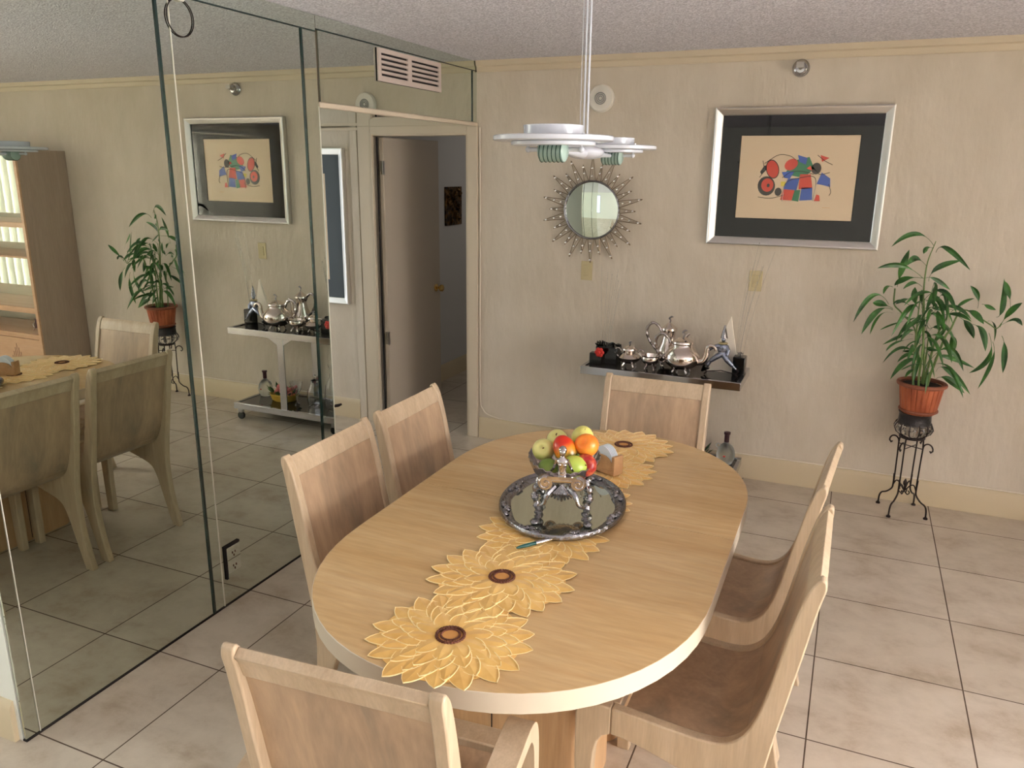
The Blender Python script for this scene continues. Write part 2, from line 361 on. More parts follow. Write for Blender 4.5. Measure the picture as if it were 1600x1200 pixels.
# air vent
av=thing('air_vent','pinkish white louvred air vent in the mirror over the hallway opening','vent',(.001,-.815,2.293))
av.rotation_euler=(0,0,0)
m=MB(); W,Hh=.65,.155
m.box((.008,0,Hh/2-.011),(.008,W,.022)); m.box((.008,0,-Hh/2+.013),(.008,W,.026)); h2=Hh-.0482; m.box((.008,-W/2+.0141,.002),(.008,.028,h2)); m.box((.008,W/2-.0141,.002),(.008,.028,h2)); m.box((.008,-.02,.002),(.008,.04,h2))
m.build('frame',ventp,av,smooth=False)
MB().box((.0015,0,0),(.003,W,Hh)).build('dark_backing',darkm,av,smooth=False)
for y0,y1 in((-.297,-.04),(0,.297)):
    for k in range(4):
        z=.038-k*.024
        MB().box((.008,(y0+y1)/2,z),(.008,y1-y0,.013),M=Matrix.Rotation(R_(-14),3,'Y')).build('louvre',ventp,av,smooth=False)
# ================================================================== BACK WALL ITEMS
def frame_rect(m,w,h,d,prof,mi=0):   # mitred frame: prof list of (inset, depth)
    for s in range(4):
        pass
    rings=[]
    for ins,dep in prof:
        rings.append([(-w/2+ins,-dep,-h/2+ins),(w/2-ins,-dep,-h/2+ins),(w/2-ins,-dep,h/2-ins),(-w/2+ins,-dep,h/2-ins)])
    vs=[p for r in rings for p in r]; fs=[]
    n=len(rings)
    for j in range(n-1):
        for i in range(4):
            i2=(i+1)%4; fs.append((j*4+i,j*4+i2,(j+1)*4+i2,(j+1)*4+i))
    m.add(vs,fs,mi)
fprof=[(0,0),(0,.034),(.006,.038),(.012,.036),(.038,.022),(.042,.018),(.042,.004)]
pf=thing('framed_print','large silver-framed abstract print with wide black mat on the back wall','picture',(1.932,-.004,1.769))
m=MB(); frame_rect(m,.902,.738,.04,fprof); m.build('frame',silverfr,pf,smooth=False)
m=MB(); frame_rect(m,.82,.656,.01,[(0,.006),(0,.012),(.104,.012),(.107,.009)]); m.build('mat_board',black,pf,smooth=False)
MB().box((0,-.006,0),(.80,.004,.63)).build('print',paper,pf,smooth=False)
# generic abstract shapes
art=MB(); arts=[]
def shp(pts,mi,lv=0): 
    art.prism(pts,0,.0006,lambda a,b,h:(a,-.0084-h-.0003*lv,b),mi)
def ell(cx,cz,rx,rz,mi,rot=0,n=22,lv=0): shp([(cx+rx*cos(t)*cos(rot)-rz*sin(t)*sin(rot),cz+rx*cos(t)*sin(rot)+rz*sin(t)*cos(rot)) for t in [2*pi*k/n for k in range(n)]],mi,lv)
amats=[pred,blue,green,ink,yellow]
ell(-.125,.045,.034,.052,3,.3); ell(-.125,.045,.03,.047,0,.3,lv=1); ell(-.15,-.045,.046,.052,3,.2); ell(-.145,-.04,.032,.036,0,.1,lv=1); ell(-.14,-.042,.008,.01,3,lv=2)
shp([(-.19,.03),(-.17,.062),(-.13,.075),(-.15,.05),(-.18,.015)],3)
shp([(-.02,.09),(.06,.11),(.09,.05),(.04,.0),(-.06,.02)],2); shp([(.0,.12),(.05,.105),(.045,.07),(.01,.085)],1,1); ell(-.03,.07,.036,.028,0,.6,lv=1)
shp([(-.075,.03),(-.01,.035),(-.03,-.005),(-.06,.0)],1,1); shp([(-.04,-.005),(.02,.0),(.01,-.065),(-.06,-.06)],1,1)
shp([(.02,.02),(.075,.02),(.09,-.05),(.02,-.06)],0,1); shp([(-.06,-.06),(.0,-.065),(-.01,-.12),(-.07,-.118)],0,1); shp([(.0,-.065),(.03,-.063),(.025,-.125),(-.01,-.12)],2,1)
shp([(.035,-.05),(.09,-.05),(.095,-.115),(.03,-.12)],1,1); ell(.10,.05,.025,.03,3); shp([(.05,.05),(.07,.065),(.08,.04)],0,2)
shp([(.115,.12),(.16,.105),(.125,.085)],0,1); shp([(.13,.03),(.175,.0),(.18,-.045),(.14,-.035),(.11,-.03)],1,1); shp([(.105,-.12),(.135,-.12),(.13,-.09),(.115,-.085)],0,1)
shp([(-.075,-.02),(-.05,-.02),(-.052,-.045),(-.074,-.045)],4,1); ell(-.085,-.075,.018,.022,3)
for pl in ([(-.17,.075),(-.1,.12),(-.04,.115),(-.01,.095)],[(-.19,-.105),(-.12,-.11),(-.05,-.09)],[(.1,.12),(.14,.09),(.18,.07)],[(.09,.05),(.12,.02),(.17,.03)],[(-.07,.0),(-.03,.03),(.03,.035),(.09,.02)],[(-.06,-.125),(-.05,-.03),(.02,.0),(.1,.0),(.1,-.12)],[(-.18,.09),(-.17,.04),(-.19,.0)],[(.17,-.03),(.185,-.07),(.178,-.09)]):
    art.tube([(p.x,-.0092,p.y) for p in thru([(a,b,0) for a,b in pl],6)],.0016,5,mi=3)
art.build('printed_shapes',amats,pf,smooth=False)
art2=MB().b2((.15,-.0090,-.155),(.19,-.0084,-.1535)); art2.build('signature_mark',tan,pf,smooth=False)
# alcove picture
ap=thing('framed_print','silver-framed picture with grey mat in the hallway recess, seen edge-on past the mirrors','picture',(-1.50,-.004,1.39))
m=MB(); frame_rect(m,1.0,1.07,.04,fprof); m.build('frame',silverfr,ap,smooth=False)
m=MB(); frame_rect(m,.92,.99,.01,[(0,.006),(0,.012),(.125,.012),(.128,.009)]); m.build('mat_board',mat('grey_mat_board',srgb(84,92,98),.8),ap,smooth=False)
MB().box((0,-.006,0),(.9,.004,.96)).build('print',paper,ap,smooth=False)
# sunburst mirror
sb=thing('sunburst_mirror','round sunburst wall mirror with looped wire rays and small crystals','mirror',(.781,-.016,1.565))
sb.rotation_euler=(R_(1.5),0,0)
cap_=[(.168*q/12,.006+.0118*(1-(q/12)**2)) for q in range(12,-1,-1)]
MB().lathe([(0,.0),(.168,.0)]+cap_[:-1]+[(.0005,.0178)],(0,0,0),72,Matrix.Rotation(pi/2,3,'X'),cap=False).build('mirror_glass',mirror2,sb,smooth=True,ang=30)
MB().tube([(.171*cos(a),-.010,.171*sin(a)) for a in [2*pi*k/60 for k in range(60)]],.006,8,closed=True).build('rim',silverd,sb)
wire=mat('ray_wire',srgb(128,112,90),.4,.7)
cry=None
for k in range(28):
    a=-pi/2+2*pi*k/28; L=.315 if k%2==0 else .268
    def pp(r,da,y=-.008): return (r*cos(a+da),y,r*sin(a+da))
    m=MB(); bw_=.115 if k%2==0 else .085
    m.tube([pp(.172,-bw_),pp(L-.010,-.012),pp(L,-.006),pp(L+.004,0),pp(L,.006),pp(L-.010,.012),pp(.172,bw_)],.0023,5)
    m.tube([pp(.200,0),pp(L,0)],.0013,4)
    ray=m.build('ray',wire,sb)
    for r in((.200,.245,.300) if k%2==0 else (.19+.03,.256)):
        if cry is None: cry=MB().ball((0,0,0),.0082,8,6).build('crystal',mat('crystal_bead',(.9,.88,.85,1),.08,.9),ray); cry.location=pp(r,0,-.013)
        else: q_=cry.copy(); COL.objects.link(q_); q_.parent=ray; q_.location=pp(r,0,-.013)
# smoke alarm / speaker disc
sd=thing('smoke_detector','round white detector with grey centre grille high on back wall behind the lamp rod','detector',(.812,0,2.203))
Rx=Matrix.Rotation(pi/2,3,'X')
MB().lathe([(0,0),(.078,0),(.078,.016),(.070,.026),(0,.028)],(0,0,0),36,Rx,cap=False).build('housing',whitep,sd)
m=MB()
for r in(.012,.022,.032): m.tube([(r*cos(t),-.029,r*sin(t)) for t in [2*pi*k/28 for k in range(28)]],.003,6,closed=True)
m.build('grille',greyp,sd)
sp=thing('sprinkler_head','chrome sidewall sprinkler head near the ceiling above the framed print','sprinkler',(1.903,0,2.329)); sp.scale=(1.25,1.25,1.25)
MB().lathe([(0,0),(.034,0),(.036,.006),(.030,.016),(.022,.022),(.020,.03),(0,.032)],(0,0,0),24,Rx,cap=False).build('escutcheon',chrome,sp)
m=MB(); m.lathe([(.010,.03),(.009,.05),(.004,.055)],(0,0,0),12,Rx); m.tube([(-.014,-.03,0),(-.013,-.05,0),(0,-.062,0),(.013,-.05,0),(.014,-.03,0)],.0028,6); m.box((0,-.064,.008),(.03,.004,.022)); m.build('nozzle',steel,sp)
def switch(x,z,label):
    t=thing('light_switch',label,'switch',(x,0,z))
    MB().box((0,-.003,0),(.074,.006,.118)).build('face_plate',almond,t,bevel=.003)
    MB().box((0,-.008,0),(.033,.006,.067),M=Matrix.Rotation(R_(3),3,'X')).build('rocker',almond,t,bevel=.0015)
switch(.757,1.196,'almond rocker switch plate just below the sunburst mirror')
switch(1.770,1.196,'almond rocker switch plate below the framed print')
# cable down the corner and along baseboard
pts=thru([(.024,-.010,2.05),(.026,-.008,1.4),(.024,-.008,.8),(.026,-.008,.30),(.045,-.010,.21),(.11,-.016,.168),(.3,-.014,.152),(1.0,-.012,.15),(2.0,-.012,.152),(3.6,-.012,.151)],8)
o=MB().tube(pts,.0045,6).build('cable',cablem); tag(o,'thin white cable running down beside the doorway and along the baseboard top','cable')
# hall plaque
pl=thing('wall_plaque','dark bronze relief plaque hanging on the wall inside the hallway','plaque',(-.93,1.445,1.492))
MB().b2((0,-.15,-.16),(.012,.15,.16)).build('back_plate',bronze,pl,bevel=.003)
m=MB(); rr=random.Random(3)
for k in range(26):
    y=rr.uniform(-.12,.12); z=rr.uniform(-.13,.13); a=rr.uniform(-1,1.8)
    m.tube([(.012,y-.025*cos(a),z-.025*sin(a)),(.026,y,z),(.012,y+.03*cos(a),z+.03*sin(a))],[.006,.011,.004],6)
m.build('relief_figures',bronze,pl)
# ================================================================== TABLE
TX=1.531; TZ=.772
def outline(off=0,n=30):
    a=.518+off; b=.567+off; e=2/2.14; pts=[]
    for k in range(n+1):
        t=pi*k/n; pts.append((TX+a*(abs(cos(t))**e)*(1 if cos(t)>0 else -1),-2.287+b*abs(sin(t))**e))
    for k in range(n+1):
        t=pi+pi*k/n; pts.append((TX+a*(abs(cos(t))**e)*(1 if cos(t)>0 else -1),-2.905-b*abs(sin(t))**e))
    return pts
tb=thing('dining_table','long oval dining table with maple top and pale bleached edge','table',(TX,-2.596,0))
T0=Vector((TX,-2.596,0))
ol=outline(-.0012); seam=-2.53
def tabhalf(far):
    h=[p for p in ol if (p[1]>seam)==far]
    half=outline(-.0012)
    if far: poly=[p for p in half if p[1]>seam]; poly=poly+[(TX-.5168,seam+.0016),(TX+.5168,seam+.0016)]
    else: poly=[p for p in half if p[1]<seam]; poly=poly+[(TX+.5168,seam-.0016),(TX-.5168,seam-.0016)]
    MB().prism([(a-T0.x,b-T0.y) for a,b in poly],TZ-.03,TZ).build('table_leaf',wtable,tb,ang=30,bevel=.0008,seg=1)
tabhalf(True); tabhalf(False)
o1=outline(.0); o2=outline(-.0012)
m=MB(); n=len(o1)
pr=[(0.0,-.0015),(.0,-.048),(-.003,-.051),(-.05,-.051),(-.05,-.03),(-.0012,-.03),(-.0012,-.0002)]
vs=[];fs=[]
for off,dz in pr:
    for p in outline(off): vs.append((p[0]-T0.x,p[1]-T0.y,TZ+dz))
k=len(pr)
for j in range(k):
    for i in range(n): fs.append((j*n+i,j*n+(i+1)%n,((j+1)%k)*n+(i+1)%n,((j+1)%k)*n+i))
m.add(vs,fs).build('edge_band',wrim,tb,label='pale bleached edge band')
for (y0,y1,x0,x1) in ((-2.98,-2.62,1.315,1.735),(-2.58,-2.12,1.315,1.735),(-2.62,-2.58,1.36,1.70)):
    m=MB()
    rad=.05; poly=[]
    for cx,cy,a0 in((x1-rad,y1-rad,0),(x0+rad,y1-rad,pi/2),(x0+rad,y0+rad,pi),(x1-rad,y0+rad,1.5*pi)):
        if y1-y0<.1: poly.append((x1 if cx>1.5 else x0, y1 if a0<pi else y0)); continue
        poly+= [(cx+rad*cos(a0+t),cy+rad*sin(a0+t)) for t in [pi/2*q/6 for q in range(7)]]
    m.prism([(a-T0.x,b-T0.y) for a,b in poly],0,TZ-.052).build('pedestal',wbase,tb)
m=MB()
for x in(1.485,): m.box((x-T0.x,-2.981-T0.y,.36),(.0025,.003,.70))
for y in(-2.80,-2.35):
    for x in(1.3145,1.7355): m.box((x-T0.x,y-T0.y,.36),(.002,.0025,.70))
m.build('pedestal_grooves',darkm,tb,smooth=False)
# ================================================================== CHAIRS
HW=.228
front=[(-.004,.940),(.006,.930),(.020,.905),(.036,.85),(.052,.78),(.068,.70),(.084,.62),(.103,.55),(.128,.495),(.165,.462),(.21,.452),(.28,.455),(.36,.463),(.42,.468),(.452,.470)]
under=[(.452,.392),(.42,.390),(.36,.376),(.28,.352),(.22,.333),(.185,.315),(.165,.29),(.145,.24),(.125,.17),(.103,.09),(.078,0)]
rear=[(.030,0),(.052,.09),(.068,.18),(.076,.26),(.077,.34),(.070,.42),(.058,.50),(.044,.58),(.030,.66),(.016,.74),(.003,.82),(-.008,.88),(-.016,.915),(-.014,.934)]
def smoothpoly(p,n=3): return [(q.x,q.y) for q in thru([(a,b,0) for a,b in p],n)]
fr=smoothpoly(front); un=smoothpoly(under); re=smoothpoly(rear)
def make_chair(name,label,arms=False):
    c=thing(name,label,'chair')
    for s in(-1,1):
        m=MB(); m.prism(fr+un+re,s*HW,s*(HW-.030),lambda a,b,h:(a,h,b)); m.build('side_frame',wchair,c,bevel=.004,ang=30)
        m=MB();         leg=[(.4525,.470),(.49,.472),(.522,.469),(.540,.457),(.548,.43),(.547,.30),(.543,.15),(.538,0),(.498,0),(.498,.15),(.497,.27),(.494,.325),(.487,.358),(.473,.380),(.4525,.392)]
        m.prism(leg,s*HW,s*(HW-.032),lambda a,b,h:(a,h,b)); m.build('leg',wchair,c,bevel=.004,ang=30)
    # shell : backrest + seat follow the frame curve, recessed
    F=[Vector((a,0,b)) for a,b in fr]
    Nn=[]
    for i in range(len(F)):
        t=F[min(i+1,len(F)-1)]-F[max(i-1,0)]; t.normalize(); Nn.append(Vector((-t.z,0,t.x)) if True else 0)
    def shell(i0,i1,ins,th,w,nm,mt,bev=.0):
        poly=[]; a=[];b=[]
        for i in range(i0,i1+1):
            nrm=Nn[i]; nrm=nrm if (nrm.x>0 or nrm.z>0) else -nrm
            a.append(F[i]-nrm*ins); b.append(F[i]-nrm*(ins+th))
        poly=[(p.x,p.z) for p in a]+[(p.x,p.z) for p in reversed(b)]
        m=MB(); m.prism(poly,-w,w,lambda x,z,h:(x,h,z)); return m.build(nm,mt,c,bevel=bev,ang=30)
    k=next(i for i,p in enumerate(F) if p.z<.872)
    q=next(i for i,p in enumerate(F) if p.z<.50)
    shell(2,k,.003,.022,HW-.030,'top_rail',wchair,.002)
    shell(k,q,.0065,.014,HW-.030,'backrest',wpanel)
    shell(q,len(F)-4,.006,.016,HW-.030,'seat',wpanel)
    MB().b2((.436,-HW+.030,.43),(.500,HW-.030,.4685)).build('front_rail',wchair,c,bevel=.004)
    if arms:
        top=[(.04,.600),(.10,.622),(.18,.650),(.26,.672),(.32,.684),(.352,.680),(.372,.66),(.382,.62),(.385,.56),(.384,.47)]
        bot=[(.352,.47),(.352,.55),(.348,.61),(.338,.636),(.320,.648),(.26,.638),(.18,.616),(.10,.590),(.046,.566)]
        A_=smoothpoly(top)+smoothpoly(bot)
        for s in(-1,1):
            m=MB(); m.prism([(a_-.02*(a_>.06),b_-.030) for a_,b_ in A_],s*(HW+.056),s*(HW-.004),lambda a,b,h:(a,h,b)); m.build('armrest',wchair,c,bevel=.006,ang=30)
    return c
c0=make_chair('dining_chair','maple side chair on the mirror side of the table, nearer the camera')
c0.location=(.735,-2.655,0)
G='maple chairs around the table'; c0['group']=G
copy_thing(c0,(.735,-2.142,0),0,'maple side chair on the mirror side of the table, nearer the doorway',G)
copy_thing(c0,(2.286,-2.782,0),pi+R_(0),'maple side chair on the window side of the table, nearer the camera',G)
copy_thing(c0,(2.280,-2.218,0),pi-R_(4),'maple side chair on the window side of the table, farther from the camera',G)
ca=make_chair('dining_armchair','maple armchair at the near end of the table, its back toward the camera',True)
ca['group']='maple armchairs at the table ends'
ca.location=(1.497,-3.70,0); ca.rotation_euler=(0,0,pi/2+R_(4))
copy_thing(ca,(1.555,-1.440,0),-pi/2,'maple armchair at the far end of the table, in front of the tea cart','maple armchairs at the table ends')
# ================================================================== RUNNER
TT=TZ+.0004
rn=thing('table_runner','golden satin table runner made of overlapping sunflower shapes','table runner',(1.53,-2.6,TT))
def petal(c,ang,r0,r1,w,z,m,me,rot=.0,bend=0):
    n=9; L=[];Rr=[];C_=[]
    ca_,sa=cos(ang),sin(ang)
    for i in range(n+1):
        t=i/n; x=r0+(r1-r0)*t; ww=w*(sin(pi*min(1,(t*.86+.14)))**.7)*(1 if t<.999 else 0)
        if i==n: ww=0
        off=bend*t*t
        def P_(a,b,dz): return (c[0]+a*ca_-b*sa,c[1]+a*sa+b*ca_,z+dz)
        L.append(P_(x,ww+off,0)); Rr.append(P_(x,-ww+off,0)); C_.append(P_(x,off,.0022*sin(pi*t)+.0006))
    m.strip(L,C_); m.strip(C_,Rr)
    me.tube([(p[0],p[1],p[2]+.0008) for p in L[3:]],.0014,4,cap=False)
    me.tube([(p[0],p[1],p[2]+.0004) for p in Rr[5:]],.0007,4,cap=False)
rr=random.Random(11)
for fi,yc in enumerate((-3.308,-3.020,-2.735,-2.45,-2.165,-1.895)):
    m=MB(); me=MB(); c=(0,0); z0=.001+.0022*(fi%2)
    m.lathe([(0,z0+.001),(.165,z0+.0005)],(0,0,0),36,cap=False)
    for lay,(np_,r0,r1,w) in enumerate(((18,.09,.192,.028),(18,.06,.160,.027),(14,.04,.128,.026),(10,.03,.095,.024))):
        for k in range(np_):
            a=2*pi*(k+.5*lay)/np_+rr.uniform(-.05,.05)
            petal(c,a,r0,r1*rr.uniform(.96,1.03),w,z0+.0005+.0011*lay+(.0003 if k%2 else 0),m,me,bend=rr.uniform(-.008,.010))
    fp=m.build('flower_panel',gold,rn,loc=(rr.uniform(-.006,.006)+(.008 if yc>-2 else 0),yc+2.6,0),rot=(0,0,rr.uniform(0,.3)),fix=False)
    me.build('piping',goldl,fp)
    m=MB(); 
    for r,n_,t in((.031,30,.0034),(.021,22,.0030)): m.tube([(r*cos(2*pi*k/60)*(1+.05*(k%2)),r*sin(2*pi*k/60)*(1+.05*(k%2)),z0+.0062) for k in range(60)],t,5,closed=True)
    m.build('stitched_ring',brownst,fp,label='brown stitched ring')
    MB().lathe([(0,z0+.0065),(.026,z0+.0058),(.028,z0+.003)],(0,0,0),28,cap=False).build('flower_center',tan,fp)
# ================================================================== TRAY AND BOWL
TR=TT+.010
ty=thing('serving_tray','oval mirrored silver tray with scrolled ornate rim in the middle of the table','tray',(1.521,-2.532,TR),R_(12))
def ell_lathe(m,prof,ax,ay,n=72,fn=None):
    vs=[];fs=[]
    for r,z in prof:
        for i in range(n):
            t=2*pi*i/n; dr,dz=(fn(t,r) if fn else (0,0)); vs.append(((ax+r+dr)*cos(t),(ay+r+dr)*sin(t),z+dz))
    for j in range(len(prof)-1):
        for i in range(n):
            i2=(i+1)%n; fs.append((j*n+i,j*n+i2,(j+1)*n+i2,(j+1)*n+i))
    m.add(vs,fs); return vs
m=MB(); n=72; ring=[(.178*cos(2*pi*i/n),.240*sin(2*pi*i/n),.003) for i in range(n)]
m.prism([(a,b) for a,b,_ in ring],0,.003); m.build('mirror_base',trayglass,ty,ang=20)
m=MB(); wob=lambda t,r:((-.006*abs(sin(4*t))**1.5 if r<-.015 else 0),0)
ell_lathe(m,[(-.034,.003),(-.030,.008),(-.022,.012),(-.014,.011),(-.009,.017),(-.003,.019),(.000,.015),(.000,.006),(-.008,.000),(-.034,0)],.197,.260,fn=wob); m.build('rim',silverd,ty)
for k in range(8):
    m=MB()
    t=2*pi*k/8+pi/8
    for d in(-.16,-.10,-.04,.04,.10,.16):
        tt=t+d; rr_=1-(abs(d)<.07)*.06
        m.ball(((.182*rr_)*cos(tt),(.246*rr_)*sin(tt),.014),(.011,.011,.007),8,6)
    for sg in(-1,1):
        m.tube([((.178-.012*cos(q)*q/5)*cos(t+sg*(.08+.05*sin(q)*q/5)),(.240-.012*cos(q)*q/5)*sin(t+sg*(.08+.05*sin(q)*q/5)),.016) for q in [i*.5 for i in range(12)]],.0028,5)
    m.build('rim_scroll',silverd,ty)
# bowl, local Y = long axis
BZ=TR+.003
bw=thing('fruit_bowl','ornate dark silver boat-shaped fruit bowl on four legs with a small figure at its front','bowl',(1.530,-2.553,BZ),R_(17))
def boat(t,u):   # t angle, u 0 bottom ..1 rim
    ax=.040+.070*u**.6; ay=.062+.092*u**.6
    z=.092+.080*u**1.4
    sc=.003*abs(sin(14*t))*u
    lift=-.004*(abs(sin(t))**3)*u
    fl=1+.035*cos(28*t)*(1-u*.6)
    return (ax*fl*cos(t),ay*fl*sin(t),z+lift+sc)
m=MB(); n=112; us=[0,.1,.25,.45,.65,.85,1]
vs=[boat(2*pi*i/n,u) for u in us for i in range(n)]
inn=[tuple(Vector(boat(2*pi*i/n,u))*1+Vector((-.003*cos(2*pi*i/n),-.003*sin(2*pi*i/n),.0015))) for u in reversed(us) for i in range(n)]
vs+=inn; k=len(us)*2; fs=[]
for j in range(k-1):
    for i in range(n): fs.append((j*n+i,j*n+(i+1)%n,(j+1)*n+(i+1)%n,(j+1)*n+i))
fs.append(tuple(range(n-1,-1,-1))); fs.append(tuple((k-1)*n+i for i in range(n)))
m.add(vs,fs).build('basin',silver,bw)
for sx,sy in((-1,-1),(1,-1),(-1,1),(1,1)):
    m=MB(); x=.068*sx; y=.118*sy
    path=thru([(x*.80,y*.60,.124),(x*1.05,y*.80,.118),(x*1.18,y*.92,.085),(x*1.05,y*.95,.045),(x*1.02,y*1.0,.020),(x*1.12,y*1.1,.006)],5)
    m.tube(path,[.010+.0035*sin(i*1.9) for i in range(len(path))],9)
    m.ball((x*1.15,y*1.12,.008),(.014,.016,.008),10,8); m.ball((x*1.18,y*.92,.080),(.012,.012,.014),10,8)
    m.build('leg',silverd,bw)
for sy in(-1,1):
    m=MB()
    m.tube([(-.046,.150*sy,.152),(.046,.150*sy,.152)],.013,12); m.box((0,.150*sy,.160),(.090,.030,.010))
    for sx in(-1,1):
        m.lathe([(0,-.012),(.020,-.012),(.023,-.008),(.023,.008),(.020,.012),(0,.012)],(.047*sx,.152*sy,.144),22,Matrix.Rotation(pi/2,3,'X'),cap=False)
        m.tube([(.047*sx+sx*(.003+.0021*q)*cos(q),.152*sy+sy*.013,.144+(.003+.0021*q)*sin(q)) for q in [i*.45 for i in range(19)]],.0026,6)
    m.build('scroll_handle',silver,bw)
m=MB()   # shell and acanthus ornament below the scroll
for a in range(-3,4): m.tube([(0,-.152,.136),(a*.007,-.160,.112),(a*.010,-.152,.086+abs(a)*.004)],[.003,.006,.003],6)
for s in(-1,1): m.tube(thru([(s*.02,-.15,.13),(s*.04,-.17,.112),(s*.05,-.175,.086),(s*.066,-.165,.074)],4),[.008]*6+[.006]*6+[.004],7)
m.build('shell_ornament',silverd,bw)
# figurehead torso (single body)
m=MB(); 
m.lathe([(.010,0),(.014,.006),(.013,.016),(.011,.026),(.015,.038),(.018,.048),(.015,.056),(.007,.062),(.0055,.068)],(0,-.148,.158),14,sy=.75)
m.ball((0,-.150,.235),(.0100,.0110,.013),12,9); m.ball((0,-.143,.240),(.0125,.012,.0125),10,8)
m.ball((0,-.161,.233),(.002,.003,.002),6,5)
for s in(-1,1):
    m.tube([(s*.014,-.148,.212),(s*.021,-.143,.196),(s*.026,-.135,.180),(s*.034,-.125,.168)],[.0055,.0048,.004,.003],7)
    m.ball((s*.007,-.158,.200),.0055,8,6)
fig=m.build('figurehead',silver,bw)
# ---- fruit
def fruit(name,cat,label,loc,r,mt,tilt=(0,0,0),fn=None,stem=True,group='fruit in the silver bowl'):
    t=thing(name,label,cat,loc); t.rotation_euler=tilt
    MB().ball((0,0,0),r,24,16,fn=fn).build('flesh',mt,t)
    rz=r[2] if hasattr(r,'__len__') else r
    if stem: MB().tube([(0,0,rz*.86),(.001,.001,rz*1.04),(.003,.001,rz*1.14)],[.002,.0015,.0018],6).build('stem',brownst,t)
    t['group']=group
def pearfn(v):
    k=max(0,v.z)*7; return Vector((v.x*(1-k*.9*.5),v.y*(1-k*.9*.5),v.z*1.15))
def applefn(v):
    r=math.hypot(v.x,v.y); d=.012*math.exp(-(r/.012)**2); return Vector((v.x,v.y,v.z-(d if v.z>0 else -d*.6)))
def fruitmat(name,c1,c2,axis_scale=(1,1,1),ns=8,lo=.4,hi=.6,rough=.35): 
    m=mat(name,c1,rough); noise_col(m,c1,c2,axis_scale,ns,4,lo,hi); return m
pale=fruitmat('pale_guava_skin',srgb(222,214,140),srgb(206,210,120)); gpear=fruitmat('green_pear_skin',srgb(186,196,84),srgb(160,182,76)); yel=fruitmat('yellow_quince_skin',srgb(218,212,120),srgb(206,200,100))
apr=fruitmat('apricot_skin',srgb(244,120,34),srgb(250,160,60),ns=14); app=fruitmat('red_apple_skin',srgb(150,24,26),srgb(206,110,70),(9,9,.8),5,.5,.68); grn=fruitmat('dark_green_skin',srgb(92,120,50),srgb(120,140,60))
def mango():
    m=mat('mango_skin',srgb(200,120,30),.3); N,L,b=nodes(m); tc=N.new('ShaderNodeTexCoord'); sx=N.new('ShaderNodeSeparateXYZ'); nz=N.new('ShaderNodeTexNoise'); nz.inputs['Scale'].default_value=24
    ad=N.new('ShaderNodeMath'); ad.operation='MULTIPLY_ADD'; ad.inputs[1].default_value=.025; mr=N.new('ShaderNodeMapRange'); mr.inputs[1].default_value=-.035; mr.inputs[2].default_value=.045
    cr=N.new('ShaderNodeValToRGB'); e=cr.color_ramp.elements; e[0].color=srgb(70,100,50); e[1].color=srgb(200,44,22); e[0].position=.2; e[1].position=.8; x=e.new(.48); x.color=srgb(214,140,34)
    L.new(tc.outputs['Object'],sx.inputs[0]); L.new(tc.outputs['Object'],nz.inputs['Vector']); L.new(nz.outputs['Fac'],ad.inputs[0]); L.new(sx.outputs['Z'],ad.inputs[2]); L.new(ad.outputs[0],mr.inputs[0]); L.new(mr.outputs[0],cr.inputs[0]); L.new(cr.outputs[0],b.inputs['Base Color']); return m
fruit('quince','fruit','pale yellow pear-shaped fruit at the back right of the silver bowl',(1.575,-2.520,1.012),(.034,.034,.034),yel,(.5,.3,0),pearfn)
fruit('apricot','fruit','bright orange apricot on the right side of the silver bowl',(1.604,-2.570,1.006),(.037,.035,.036),apr,(.9,-.2,0),applefn,False)
fruit('mango','fruit','red, orange and green mango lying in the centre of the bowl',(1.547,-2.597,.992),(.034,.034,.046),mango(),(-.25,-.65,0),None,False)
fruit('guava','fruit','pale green guava at the left edge of the silver bowl',(1.472,-2.583,.976),(.034,.034,.035),pale,(1.0,.5,0),applefn)
fruit('guava','fruit','pale spotted guava at the back left, behind the mango',(1.487,-2.503,.985),(.033,.033,.032),pale,(.7,.1,0),applefn)
fruit('apple','fruit','streaky red apple at the right front under the apricot',(1.615,-2.610,.958),(.034,.034,.032),app,(1.1,.6,0),applefn)
fruit('pear','fruit','green pear at the front of the silver bowl',(1.592,-2.638,.960),(.033,.033,.034),gpear,(.6,-.9,0),pearfn)
fruit('green_fruit','fruit','dark green fruit low at the front left of the bowl',(1.510,-2.640,.943),(.030,.034,.028),grn,(0,.2,0),None,False)
fruit('green_fruit','fruit','dark green fruit tucked behind the mango and orange apricot',(1.552,-2.535,.965),(.030,.030,.034),grn,(0,.2,0),None,False)
# pen
pn=thing('pen','green and silver ballpoint pen lying on the runner beside the tray','pen',(1.543,-2.829,TT+.0175))
pn.rotation_euler=(0,0,math.atan2(.086,.066))
Ry=Matrix.Rotation(pi/2,3,'Y')
MB().lathe([(.0015,-.058),(.004,-.048),(.0055,-.03),(.0055,.005)],(0,0,0),14,Ry).build('barrel',mat('pen_green',srgb(20,84,80),.3),pn,label='dark green barrel')
MB().lathe([(.0062,.005),(.0064,.012),(.0058,.014),(.0064,.018),(.006,.045),(.004,.056),(.003,.060)],(0,0,0),14,Ry).build('cap',chrome,pn,label='silver cap')
MB().lathe([(.0005,-.066),(.0016,-.058)],(0,0,0),10,Ry).build('tip',brass,pn)
